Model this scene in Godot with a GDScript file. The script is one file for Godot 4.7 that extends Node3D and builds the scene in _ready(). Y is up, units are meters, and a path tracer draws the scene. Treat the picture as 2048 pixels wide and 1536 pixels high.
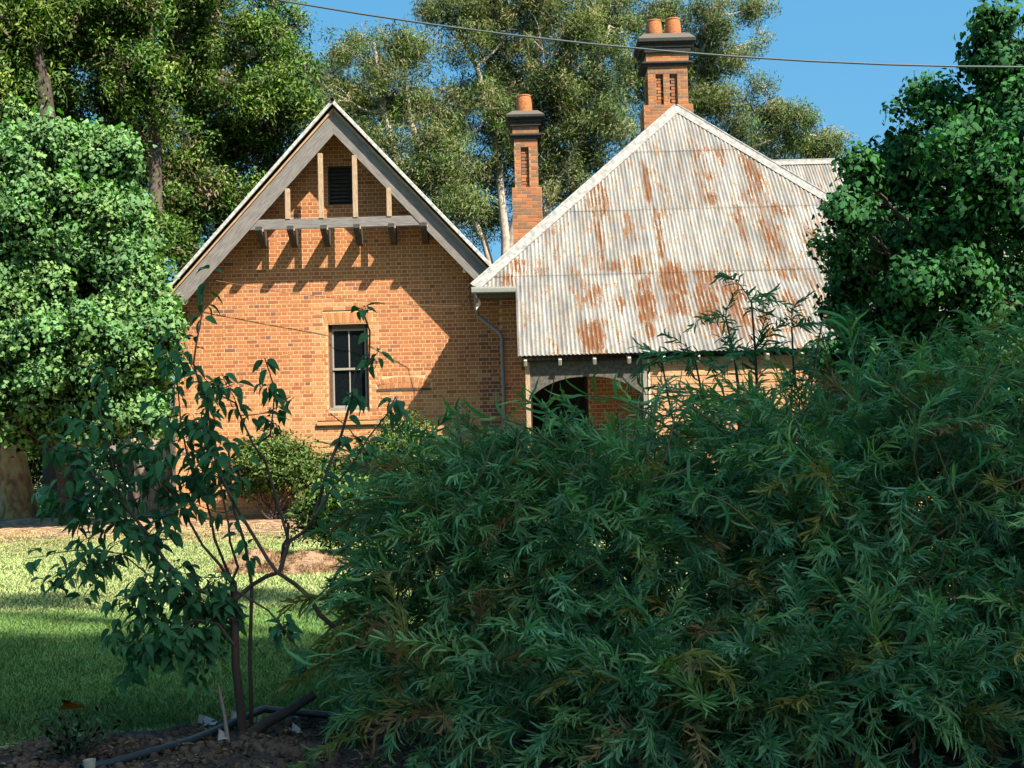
extends Node3D

var rng := RandomNumberGenerator.new()
var M := {}
var TX := {}
const SUN := Vector3(0.94, 1.57, 1.0)      # towards the sun

# ------------------------------------------------------------------ mesh building
class B:
	var v := PackedVector3Array()
	var n := PackedVector3Array()
	var t := PackedVector2Array()
	var c := PackedColorArray()
	var ix := PackedInt32Array()

	func vert(p: Vector3, nn: Vector3, uv := Vector2.ZERO, col := Color.WHITE) -> int:
		v.append(p); n.append(nn); t.append(uv); c.append(col)
		return v.size() - 1

	func tri_i(a: int, b: int, d: int) -> void:      # counter-clockwise from outside
		ix.append(a); ix.append(d); ix.append(b)

	func quad(a: Vector3, b: Vector3, d: Vector3, e: Vector3, col := Color.WHITE) -> void:
		var nn := (b - a).cross(d - a).normalized()
		if nn == Vector3.ZERO:
			nn = (d - a).cross(e - a).normalized()
		var i := vert(a, nn, Vector2(0, 0), col)
		vert(b, nn, Vector2(1, 0), col); vert(d, nn, Vector2(1, 1), col); vert(e, nn, Vector2(0, 1), col)
		tri_i(i, i + 1, i + 2); tri_i(i, i + 2, i + 3)

	func quad_out(a: Vector3, b: Vector3, d: Vector3, e: Vector3, out: Vector3, col := Color.WHITE) -> void:
		if (b - a).cross(d - a).dot(out) < 0.0:
			quad(a, e, d, b, col)
		else:
			quad(a, b, d, e, col)

	func tri(a: Vector3, b: Vector3, d: Vector3, col := Color.WHITE) -> void:
		var nn := (b - a).cross(d - a).normalized()
		var i := vert(a, nn, Vector2(0, 0), col)
		vert(b, nn, Vector2(1, 0), col); vert(d, nn, Vector2(1, 1), col)
		tri_i(i, i + 1, i + 2)

	func box(ctr: Vector3, size: Vector3, col := Color.WHITE, ch := 0.0, bs := Basis.IDENTITY) -> void:
		var h := size * 0.5
		var q := [h.x - ch, h.y - ch, h.z - ch]
		var hh := [h.x, h.y, h.z]
		for a in 3:
			var b := (a + 1) % 3
			var k := (a + 2) % 3
			for s in [-1, 1]:
				var p := []
				for w in [[-1, -1], [1, -1], [1, 1], [-1, 1]]:
					var x := Vector3.ZERO
					x[a] = s * hh[a]; x[b] = w[0] * q[b]; x[k] = w[1] * q[k]
					p.append(ctr + bs * x)
				var o := Vector3.ZERO
				o[a] = s
				quad_out(p[0], p[1], p[2], p[3], bs * o, col)
				if ch > 0.0:
					for t2 in [-1, 1]:
						var e := []
						for u in [-1, 1]:
							var x1 := Vector3.ZERO
							x1[a] = s * hh[a]; x1[b] = t2 * q[b]; x1[k] = u * q[k]
							var x2 := Vector3.ZERO
							x2[a] = s * q[a]; x2[b] = t2 * hh[b]; x2[k] = u * q[k]
							e.append(ctr + bs * x1); e.append(ctr + bs * x2)
						var oo := Vector3.ZERO
						oo[a] = s; oo[b] = t2
						quad_out(e[0], e[1], e[3], e[2], bs * oo, col)

	func tube(pts: Array, r0: float, r1: float, sides := 6, col := Color.WHITE, caps := true) -> void:
		var m := pts.size()
		var start := v.size()
		var side := Vector3.RIGHT
		for i in m:
			var d: Vector3 = (pts[mini(i + 1, m - 1)] - pts[maxi(i - 1, 0)]).normalized()
			if absf(d.dot(side)) > 0.9:
				side = Vector3.BACK if absf(d.z) < 0.8 else Vector3.UP
			var a := (side - d * side.dot(d)).normalized()
			side = a
			var b := d.cross(a)
			var r := lerpf(r0, r1, float(i) / maxi(m - 1, 1))
			for k in sides:
				var g := TAU * k / sides
				var nn := a * cos(g) + b * sin(g)
				vert(pts[i] + nn * r, nn, Vector2(float(k) / sides, i), col)
		for i in m - 1:
			for k in sides:
				var p := start + i * sides + k
				var p2 := start + i * sides + (k + 1) % sides
				tri_i(p, p2, p2 + sides); tri_i(p, p2 + sides, p + sides)
		if caps:
			var e := start + (m - 1) * sides
			for k in range(1, sides - 1):
				tri_i(e, e + k, e + k + 1)

	func lathe(prof: Array, ctr: Vector3, sides := 20, col := Color.WHITE) -> void:
		var start := v.size()
		for i in prof.size():
			var pa: Vector2 = prof[maxi(i - 1, 0)]
			var pb: Vector2 = prof[mini(i + 1, prof.size() - 1)]
			var tan := (pb - pa).normalized()
			for k in sides:
				var g := TAU * k / sides
				var nn := Vector3(cos(g) * tan.y, -tan.x, sin(g) * tan.y)
				vert(ctr + Vector3(cos(g) * prof[i].x, prof[i].y, sin(g) * prof[i].x), nn, Vector2(float(k) / sides, prof[i].y), col)
		for i in prof.size() - 1:
			for k in sides:
				var p := start + i * sides + k
				var p2 := start + i * sides + (k + 1) % sides
				tri_i(p, p + sides, p2 + sides); tri_i(p, p2 + sides, p2)

	func done() -> ArrayMesh:
		var a := []
		a.resize(Mesh.ARRAY_MAX)
		a[Mesh.ARRAY_VERTEX] = v; a[Mesh.ARRAY_NORMAL] = n; a[Mesh.ARRAY_TEX_UV] = t
		a[Mesh.ARRAY_COLOR] = c; a[Mesh.ARRAY_INDEX] = ix
		var m := ArrayMesh.new()
		m.add_surface_from_arrays(Mesh.PRIMITIVE_TRIANGLES, a)
		return m

# ------------------------------------------------------------------ nodes
func lin(r: float, g: float, b: float) -> Color:
	return Color(r, g, b).linear_to_srgb()

func noise_tex(key: String, freq: float, lo: float, hi: float, oct := 4, a0 := 0.25, a1 := 0.75) -> Texture2D:
	if TX.has(key):
		return TX[key]
	var nz := FastNoiseLite.new()
	nz.seed = hash(key) % 1000
	nz.noise_type = FastNoiseLite.TYPE_SIMPLEX_SMOOTH
	nz.frequency = freq
	nz.fractal_octaves = oct
	var g := Gradient.new()
	g.offsets = PackedFloat32Array([a0, a1])
	g.colors = PackedColorArray([Color(lo, lo, lo), Color(hi, hi, hi)])
	var tx := NoiseTexture2D.new()
	tx.width = 512; tx.height = 512; tx.seamless = true
	tx.noise = nz; tx.color_ramp = g
	TX[key] = tx
	return tx

func mat(col: Color, rough := 0.85, tex: Texture2D = null, scale := Vector3.ONE, world := true, bump := 0.0, vcol := false) -> StandardMaterial3D:
	var m := StandardMaterial3D.new()
	m.albedo_color = col
	m.roughness = rough
	m.vertex_color_use_as_albedo = vcol
	if tex:
		m.albedo_texture = tex
		m.uv1_triplanar = true
		m.uv1_world_triplanar = world
		m.uv1_scale = scale
		if bump > 0.0:
			m.heightmap_enabled = true
			m.heightmap_texture = tex
			m.heightmap_scale = bump
	return m

func leaf_mat(back: Color, rough := 0.5) -> StandardMaterial3D:
	var m := StandardMaterial3D.new()
	m.albedo_color = Color.WHITE
	m.vertex_color_use_as_albedo = true
	m.roughness = rough
	m.metallic_specular = 0.22
	m.cull_mode = BaseMaterial3D.CULL_DISABLED
	m.backlight_enabled = true
	m.backlight = back
	return m

func put(called: String, mesh: Mesh, m: Material, parent: Node = self, at := Transform3D.IDENTITY) -> MeshInstance3D:
	var o := MeshInstance3D.new()
	o.name = called
	o.mesh = mesh
	o.material_override = m
	o.transform = at
	parent.add_child(o, true)
	return o

func tag(o: Node, label: String, category := "", group := "", kind := "") -> Node:
	if label: o.set_meta("label", label)
	if category: o.set_meta("category", category)
	if group: o.set_meta("group", group)
	if kind: o.set_meta("kind", kind)
	return o

var used := {}
func thing(called: String, label: String, category: String, at := Vector3.ZERO, group := "") -> Node3D:
	var o := Node3D.new()
	o.name = called if not used.has(called) else "%s_%03d" % [called, used[called]]
	used[called] = used.get(called, 0) + 1
	o.position = at
	add_child(o)
	tag(o, label, category, group)
	return o

func many(called: String, mesh: Mesh, m: Material, xs: Array, cols: Array, parent: Node = self) -> MultiMeshInstance3D:
	var mm := MultiMesh.new()
	mm.transform_format = MultiMesh.TRANSFORM_3D
	mm.use_colors = true
	mm.mesh = mesh
	mm.instance_count = xs.size()
	for i in xs.size():
		mm.set_instance_transform(i, xs[i])
		mm.set_instance_color(i, cols[i])
	var o := MultiMeshInstance3D.new()
	o.name = called
	o.multimesh = mm
	o.material_override = m
	parent.add_child(o, true)
	o.set_meta("kind", "stuff")
	return o

# a sawn timber from a to b, with its own axes along the grain
func timber(called: String, parent: Node, a: Vector3, b: Vector3, w: float, h: float, m: Material, up := Vector3.UP, ch := 0.006) -> MeshInstance3D:
	var d := b - a
	var x := d.normalized()
	var z := x.cross(up).normalized()
	var y := z.cross(x)
	var st := B.new()
	st.box(Vector3.ZERO, Vector3(d.length(), h, w), Color.WHITE, ch)
	return put(called, st.done(), m, parent, Transform3D(Basis(x, y, z), (a + b) * 0.5))

func rnd(a: float, b: float) -> float:
	return rng.randf_range(a, b)

func rdir() -> Vector3:
	var z := rnd(-1, 1)
	var g := rnd(0, TAU)
	var r := sqrt(1.0 - z * z)
	return Vector3(cos(g) * r, z, sin(g) * r)

func basis_to(d: Vector3, spin: float) -> Basis:      # y axis along d
	var y := d.normalized()
	var a := Vector3.RIGHT if absf(y.x) < 0.9 else Vector3.BACK
	var x := y.cross(a).normalized()
	var z := x.cross(y)
	return Basis(x, y, z).rotated(y, spin)

# ------------------------------------------------------------------ brickwork
var brick_tones := [Color(0.435, 0.168, 0.060), Color(0.389, 0.142, 0.054), Color(0.464, 0.186, 0.070), Color(0.333, 0.119, 0.050), Color(0.408, 0.150, 0.054), Color(0.278, 0.100, 0.054), Color(0.204, 0.095, 0.068), Color(0.491, 0.213, 0.086)]
var pale_tones := [Color(0.493, 0.240, 0.096), Color(0.511, 0.258, 0.110), Color(0.457, 0.212, 0.081), Color(0.530, 0.282, 0.124)]
var brick_mats := []
var brick_meshes := {}
var pointing: Material
const COURSE := 0.0857

func brick_mesh(w: float, h: float) -> ArrayMesh:
	var key := "%.2f_%.3f" % [w, h]
	if not brick_meshes.has(key):
		var st := B.new()
		brick_solid(st, Vector3.ZERO, Vector3.RIGHT, Vector3.UP, Vector3.BACK, w, h, 0.0045, Color.WHITE)
		brick_meshes[key] = st.done()
	return brick_meshes[key]

func brick_solid(st: B, p: Vector3, U: Vector3, V: Vector3, N: Vector3, w: float, h: float, proud: float, col: Color) -> void:
	var c := 0.0025
	var hw := w * 0.5
	var hh := h * 0.5
	var f := []; var g := []; var k := []
	for s in [[-1, -1], [1, -1], [1, 1], [-1, 1]]:
		f.append(p + U * (s[0] * (hw - c)) + V * (s[1] * (hh - c)) + N * proud)
		g.append(p + U * (s[0] * hw) + V * (s[1] * hh) + N * (proud - c))
		k.append(p + U * (s[0] * hw) + V * (s[1] * hh) - N * 0.006)
	st.quad(f[0], f[1], f[2], f[3], col)
	for i in 4:
		var j := (i + 1) % 4
		st.quad(g[i], g[j], f[j], f[i], col)
		st.quad(k[i], k[j], g[j], g[i], col)

# bricks of a wall face in English bond; lo/hi give the ends of a course at its middle, holes are [x0, y0, x1, y1];
# keep(x, y) says which bricks are meshes of their own
func brick_face(parent: Node, O: Vector3, U: Vector3, N: Vector3, y0: float, y1: float, lo: Callable, hi: Callable, holes: Array, tone: Callable, keep: Callable, stretcher_only := false) -> void:
	var V := Vector3.UP
	var st := B.new()
	var mor := B.new()
	var rows := int(round((y1 - y0) / COURSE))
	for r in rows:
		var yb := y0 + r * COURSE
		var ym := yb + COURSE * 0.5
		var header := r % 2 == 1 and not stretcher_only
		var pitch := 0.12 if header else 0.24
		var off := 0.06 if header else (0.12 if stretcher_only and r % 2 == 1 else 0.0)
		var spans := [[lo.call(yb), hi.call(yb), lo.call(yb + COURSE), hi.call(yb + COURSE)]]
		for q in holes:
			if ym > q[1] and ym < q[3]:
				var nx := []
				for s in spans:
					if q[2] <= minf(s[0], s[2]) or q[0] >= maxf(s[1], s[3]):
						nx.append(s)
					else:
						if q[0] > s[0]: nx.append([s[0], q[0], s[2], q[0]])
						if q[2] < s[1]: nx.append([q[2], s[1], q[2], s[3]])
				spans = nx
		for s in spans:
			mor.quad(O + U * s[0] + V * yb, O + U * s[1] + V * yb, O + U * s[3] + V * (yb + COURSE), O + U * s[2] + V * (yb + COURSE))
			var a: float = maxf(s[0], s[2])
			var b: float = minf(s[1], s[3])
			var x := floorf((a - off) / pitch) * pitch + off
			while x < b:
				var l := maxf(x, a) + 0.007
				var e := minf(x + pitch, b) - 0.007
				x += pitch
				if e - l < 0.035:
					continue
				var w := e - l
				var cx := (l + e) * 0.5
				var col: Color = tone.call(cx, ym)
				var h := COURSE - 0.0145 + rnd(-0.0015, 0.0015)
				var pr := 0.0035 + rnd(-0.001, 0.002)
				if keep.call(cx, ym):
					var mi := brick_tones.find(col)
					if mi < 0: mi = (brick_tones + pale_tones + sooty).find(col)
					put("brick", brick_mesh(snappedf(w, 0.01), COURSE - 0.0145), brick_mats[mi], parent, Transform3D(Basis(U, V, N), O + U * cx + V * ym + N * (pr - 0.0045)))
				else:
					brick_solid(st, O + U * (cx + rnd(-0.001, 0.001)) + V * ym, U, V, N, w, h, pr, col)
	var mo := put("mortar", mor.done(), pointing, parent)
	mo.name = "mortar"
	var rest := put("brickwork", st.done(), M.bricks, parent)
	tag(rest, "", "", "", "stuff")

func tone_any(x: float, y: float) -> Color:
	var k := rng.randf()
	if k < 0.94:
		return brick_tones[[0, 1, 2, 4, 0, 2, 4, 3][rng.randi_range(0, 7)]]
	return brick_tones[rng.randi_range(5, 7)]

var sooty := [Color(0.3, 0.135, 0.06), Color(0.24, 0.115, 0.06), Color(0.2, 0.13, 0.085)]
func tone_chimney(x: float, y: float) -> Color:
	if rng.randf() < 0.45: return tone_any(x, y)
	return sooty[rng.randi_range(0, 2)]

func never(_x: float, _y: float) -> bool:
	return false

# ------------------------------------------------------------------ corrugated iron
func corrugated(O: Vector3, U: Vector3, V: Vector3, u0: float, u1: float, top: Callable, bot: Callable, lift: float, uvo := Vector2.ZERO) -> ArrayMesh:
	var N := V.cross(U).normalized()
	if N.y < 0: N = -N
	var st := B.new()
	var pitch := 0.0835
	var amp := 0.011
	var cols := maxi(int(ceil((u1 - u0) / pitch * 8.0)), 2)
	var prev := -1
	for i in cols + 1:
		var u := lerpf(u0, u1, float(i) / cols)
		var vt: float = top.call(u)
		var vb: float = bot.call(u)
		if vb - vt < 0.02:
			prev = -1
			continue
		var ph := TAU * u / pitch
		var nn := (N + U * (amp * TAU / pitch * sin(ph))).normalized()
		var path_or_trough_tone := lerpf(0.62, 1.0, smoothstep(-0.9, 0.1, cos(ph)))  # tone factor, darker along the troughs than on the crests
		var dc := Color(path_or_trough_tone, path_or_trough_tone, path_or_trough_tone * 0.98)
		var base := O + U * u + N * (amp * cos(ph) + lift)
		var mid := (vt + vb) * 0.5
		var sag := N * rnd(-0.0015, 0.0015)
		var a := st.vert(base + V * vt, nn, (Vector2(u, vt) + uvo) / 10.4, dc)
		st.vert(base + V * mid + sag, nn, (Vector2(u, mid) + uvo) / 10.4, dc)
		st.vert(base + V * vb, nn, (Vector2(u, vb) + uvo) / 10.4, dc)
		if prev >= 0:
			for k in 2:
				st.tri_i(prev + k, prev + k + 1, a + k + 1)
				st.tri_i(prev + k, a + k + 1, a + k)
		prev = a
	return st.done() if st.ix.size() else null

func rust_texture() -> ImageTexture:
	var S := 1024
	var acc := PackedFloat32Array()
	acc.resize(S * S)
	var n1 := FastNoiseLite.new()
	n1.seed = 5; n1.frequency = 0.05; n1.fractal_octaves = 4
	var n2 := FastNoiseLite.new()
	n2.seed = 9; n2.frequency = 0.02; n2.fractal_octaves = 5
	var n3 := FastNoiseLite.new()
	n3.seed = 21; n3.frequency = 0.11; n3.fractal_octaves = 3
	# rust patches on the front slope: across, down the slope, half width, half length, strength
	var patches := [[3.16, 3.44, 0.08, 0.99, 1.00], [2.03, 3.85, 0.25, 0.83, 0.70], [1.95, 5.56, 0.10, 0.89, 0.70], [3.25, 4.92, 0.08, 0.92, 0.80], [4.51, 2.78, 0.21, 1.12, 0.50], [4.99, 2.05, 0.12, 0.32, 0.70], [5.60, 3.08, 0.19, 0.91, 0.90], [5.55, 3.96, 0.33, 0.39, 0.60], [5.05, 5.00, 0.10, 0.82, 0.70], [5.62, 5.40, 0.24, 0.89, 0.70],
		[2.12, 6.41, 0.26, 0.21, 0.80], [2.67, 6.43, 0.10, 0.34, 0.80], [3.21, 5.84, 0.07, 0.35, 0.80], [4.50, 4.01, 0.17, 0.24, 0.90], [3.36, 6.89, 0.41, 0.59, 1.00], [4.03, 6.95, 0.36, 0.50, 0.80], [2.76, 7.21, 0.23, 0.50, 0.90], [2.61, 5.17, 0.16, 0.55, 0.50], [5.75, 6.77, 0.31, 0.26, 0.70], [1.67, 7.43, 0.40, 0.59, 0.60],
		[1.58, 9.00, 0.34, 0.70, 1.00], [2.20, 7.62, 0.13, 0.48, 0.70], [2.71, 7.88, 0.30, 0.66, 1.00], [2.69, 8.79, 0.17, 0.36, 0.80], [3.32, 7.83, 0.30, 0.48, 0.95], [3.94, 8.10, 0.34, 0.92, 0.95], [4.52, 7.93, 0.30, 1.11, 0.90], [4.95, 8.71, 0.19, 0.54, 0.70], [5.58, 8.28, 0.24, 0.74, 0.70], [-0.07, 6.74, 0.21, 0.26, 0.70],
		[0.23, 6.34, 0.21, 0.26, 0.60], [0.70, 6.52, 0.16, 0.17, 0.60], [2.08, 9.30, 0.07, 0.17, 0.40], [3.52, 3.96, 0.17, 0.77, 0.30], [4.97, 2.37, 0.06, 0.63, 0.50], [6.00, 4.47, 0.27, 0.29, 0.50], [6.44, 5.62, 0.21, 0.71, 0.50], [6.20, 7.83, 0.20, 1.12, 0.50], [0.90, 5.37, 0.16, 0.45, 0.40], [1.25, 6.80, 0.15, 0.57, 0.40]]
	var k := S / 10.4
	for p in patches:
		if p[1] > 6.5 and p[0] > 1.2: p[2] *= 0.72
		for py in range(maxi(0, int((p[1] - p[3] * 1.4) * k)), mini(S, int((p[1] + p[3] * 1.4) * k))):
			for px in range(maxi(0, int((p[0] + 1.0 - p[2] * 1.4) * k)), mini(S, int((p[0] + 1.0 + p[2] * 1.4) * k))):
				var dx: float = absf((px / k - 1.0 - p[0]) / p[2])
				var dy: float = absf((py / k - p[1]) / p[3])
				var e: float = clampf(1.4 - pow(pow(dx, 3.0) + pow(dy, 3.0), 0.333), 0.0, 0.8) / 0.8
				acc[py * S + px] = maxf(acc[py * S + px], e * p[4])
	var data := PackedByteArray()
	data.resize(S * S * 3)
	for y in S:
		for x in S:
			var u := x / k - 1.0
			var vv := y / k
			# rust runs down the corrugations
			var streak := n1.get_noise_2d(x * 3.4, y * 0.28)
			var big := n2.get_noise_2d(x * 1.3, y * 0.6)
			var fine := n3.get_noise_2d(x * 2.0, y * 1.3)
			var m := acc[y * S + x] * 1.0 + streak * 1.25 + fine * 0.6 + big * 0.4 - 0.52
			m = clampf(m * 3.8, 0.0, 1.0) * clampf(0.95 + fine * 0.5, 0.6, 1.0)
			var spots := clampf((fine * 0.7 + streak * 0.6 + big * 0.8 - 0.42) * 3.0, 0.0, 0.75)
			m = maxf(m, spots)
			# each sheet has weathered to its own grey
			var cell := int(floor((u + 0.76) / 0.7515)) * 7 + (0 if vv < 2.0 else 1 if vv < 4.36 else 2 if vv < 6.7 else 3) * 31
			var sh := (float((cell * 7919) % 17) / 17.0 - 0.5) * 0.09
			var dull := n1.get_noise_2d(x * 0.9 + 300.0, y * 0.12)
			var g := 0.515 + sh * 0.8 + big * 0.05 + streak * 0.07 + fine * 0.05 + dull * 0.12
			var warm := 0.008 + 0.025 * clampf(big + 0.3, 0.0, 1.0)
			var zr := g + warm * 0.5; var zg := g; var zb := g - warm
			var ru := 0.335 + fine * 0.16 + streak * 0.14
			var i := (y * S + x) * 3
			data[i] = int(clampf(lerpf(zr, ru + 0.05, m), 0, 1) * 255)
			data[i + 1] = int(clampf(lerpf(zg, ru * 0.6 + 0.03, m), 0, 1) * 255)
			data[i + 2] = int(clampf(lerpf(zb, ru * 0.24 + 0.02, m), 0, 1) * 255)
	return ImageTexture.create_from_image(Image.create_from_data(S, S, false, Image.FORMAT_RGB8, data))

# ------------------------------------------------------------------ foliage pieces
func leaf_quad(st: B, p: Vector3, d: Vector3, side: Vector3, l: float, w: float, col: Color, fold := 0.25, soft := false) -> void:
	var nn := d.cross(side).normalized()
	if nn.y < 0: nn = -nn
	if soft: nn = (nn * 0.55 + p.normalized() * 0.5 + Vector3.UP * 0.3).normalized()
	var a := st.vert(p, nn, Vector2.ZERO, col)
	st.vert(p + d * l * 0.45 + side * w * 0.5 + nn * w * fold, (nn - side * 0.4).normalized(), Vector2.ZERO, col)
	st.vert(p + d * l - nn * l * 0.12, nn, Vector2.ZERO, col)
	st.vert(p + d * l * 0.45 - side * w * 0.5 + nn * w * fold, (nn + side * 0.4).normalized(), Vector2.ZERO, col)
	st.tri_i(a, a + 1, a + 2)
	st.tri_i(a, a + 2, a + 3)

func clump(count: int, rad: Vector3, ll: Vector2, ww: Vector2, droop: float, twig: bool) -> ArrayMesh:
	var st := B.new()
	for i in count:
		var p := rdir() * pow(rng.randf(), 0.5) * rad
		var d := (rdir() + Vector3.DOWN * droop + p.normalized() * 0.5).normalized()
		var s := d.cross(rdir()).normalized()
		var b := rnd(0.7, 1.15)
		leaf_quad(st, p, d, s, rnd(ll.x, ll.y), rnd(ww.x, ww.y), Color(b, b, b * rnd(0.85, 1.0)), 0.25, true)
	if twig:
		for i in 5:
			var e := rdir() * rad * 0.8
			st.tube([Vector3.ZERO, e * 0.5 + rdir() * 0.05, e], 0.012, 0.005, 3, Color(1.4, 1.0, 0.9), false)
	return st.done()

# a lobed leaf (five points) folded a little
func lobed(st: B, p: Vector3, d: Vector3, side: Vector3, s: float, col: Color) -> void:
	var nn := d.cross(side).normalized()
	if nn.y < 0: nn = -nn
	nn = (nn * 0.6 + p.normalized() * 0.5 + Vector3.UP * 0.25).normalized()
	var pts := [[0.0, 0.0], [0.32, 0.12], [0.5, 0.42], [0.26, 0.5], [0.24, 0.78], [0.0, 1.0], [-0.24, 0.78], [-0.26, 0.5], [-0.5, 0.42], [-0.32, 0.12]]
	var c := st.vert(p + d * s * 0.45, nn, Vector2.ZERO, col)
	var first := c + 1
	for q in pts:
		st.vert(p + side * (q[0] * s) + d * (q[1] * s) - nn * (absf(q[0]) * 0.3 + q[1] * q[1] * 0.2) * s, (nn + side * q[0] * 0.5).normalized(), Vector2.ZERO, col)
	for i in pts.size():
		st.tri_i(c, first + i, first + (i + 1) % pts.size())

func lobed_clump(count: int, r: float, s0: float, s1: float, droop: float) -> ArrayMesh:
	var st := B.new()
	st.tube([Vector3(0, -r * 0.7, 0), Vector3(0, 0, 0.03), Vector3(0, r * 0.8, 0.0)], 0.012, 0.004, 4, Color(0.8, 0.6, 0.5), false)
	for i in count:
		var p := rdir() * pow(rng.randf(), 0.45) * r
		var out := (p.normalized() + Vector3(0, 0.35, 0)).normalized()
		var d := (rdir() * 0.7 + Vector3.DOWN * droop + out * 0.5).normalized()
		var sd := d.cross(out + rdir() * 0.5).normalized()
		var b := rnd(0.88, 1.1)
		lobed(st, p, d, sd, rnd(s0, s1), Color(b * rnd(0.9, 1.1), b, b * rnd(0.8, 1.0)))
	return st.done()

# ------------------------------------------------------------------ trees
func branch_path(a: Vector3, b: Vector3, bend: float, m := 6) -> Array:
	var pts := []
	var off := rdir() * bend * a.distance_to(b)
	for i in m + 1:
		var k := float(i) / m
		pts.append(a.lerp(b, k) + off * sin(k * PI) + rdir() * 0.02 * a.distance_to(b) * (1.0 if i > 0 and i < m else 0.0) + Vector3.DOWN * 0.06 * a.distance_to(b) * sin(k * PI))
	return pts

func grow(o: Node3D, trunks: Array, blobs: Array, meshes: Array, lm: Material, bark: Material, tones: Array, limb_r: float, shell: float, size: Vector2, up_bias := 0.0, fork := 0.45, sub := 0.0) -> void:
	var allp := []
	for tk in trunks:
		var st := B.new()
		st.tube(tk[0], tk[1], tk[2], 10)
		put("trunk", st.done(), bark, o)
		var pts: Array = tk[0]
		for i in range(int(pts.size() * fork), pts.size()):
			allp.append([pts[i], lerpf(tk[1], tk[2], float(i) / (pts.size() - 1))])
	for b in blobs:
		var c := Vector3(b[0], b[1], b[2])
		var best = allp[0]
		var bd := 1e9
		for q in allp:
			var dd: float = q[0].distance_to(c) + maxf(0.0, q[0].y - c.y + 0.5) * 2.0
			if dd < bd:
				bd = dd; best = q
		if limb_r > 0.0:
			var st := B.new()
			var r: float = minf(limb_r * (0.5 + 0.12 * best[0].distance_to(c)), best[1] * 0.7)
			var path := branch_path(best[0], c, 0.13)
			st.tube(path, r, r * 0.4, 6)
			for j in 4:
				var e := c + rdir() * Vector3(b[3], b[4], b[3]) * 0.85
				st.tube(branch_path(path[rng.randi_range(3, 6)], e, 0.15, 4), r * 0.42, r * 0.12, 4)
			put("limb", st.done(), bark, o)
	var per := []
	for i in meshes.size(): per.append([[], []])
	for b in blobs:
		var c := Vector3(b[0], b[1], b[2])
		var rad := Vector3(b[3], b[4], b[3])
		var centres := []
		if sub > 0.0:
			for i in maxi(3, int(b[3] * b[4] * 9.0)):
				centres.append(rdir() * rad * rnd(0.35, 0.95))
		for i in int(b[5]):
			var dir := rdir()
			if up_bias > 0.0 and dir.y < 0.0 and rng.randf() < up_bias: dir.y = -dir.y
			var p := c + dir * rad * lerpf(shell, 1.05, pow(rng.randf(), 0.7))
			if sub > 0.0 and rng.randf() < 0.88:
				var cc: Vector3 = centres[rng.randi_range(0, centres.size() - 1)]
				p = c + cc + dir * Vector3(1.0, 0.75, 1.0) * sub * pow(rng.randf(), 0.6)
			if rng.randf() < 0.06:
				p = c + dir * rad * rnd(1.05, 1.45)
			var k := rng.randi_range(0, meshes.size() - 1)
			var s := rnd(size.x, size.y)
			var y := (dir * 0.55 + Vector3.UP * 0.5 + rdir() * 0.35).normalized()
			per[k][0].append(Transform3D(basis_to(y, rnd(0, TAU)).scaled(Vector3(s, s, s)), p))
			var tn: Color = tones[rng.randi_range(0, tones.size() - 1)]
			var f := rnd(0.8, 1.2)
			per[k][1].append(Color(tn.r * f, tn.g * f, tn.b * f))
	for i in meshes.size():
		if per[i][0].size():
			many("foliage", meshes[i], lm, per[i][0], per[i][1], o)

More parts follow.
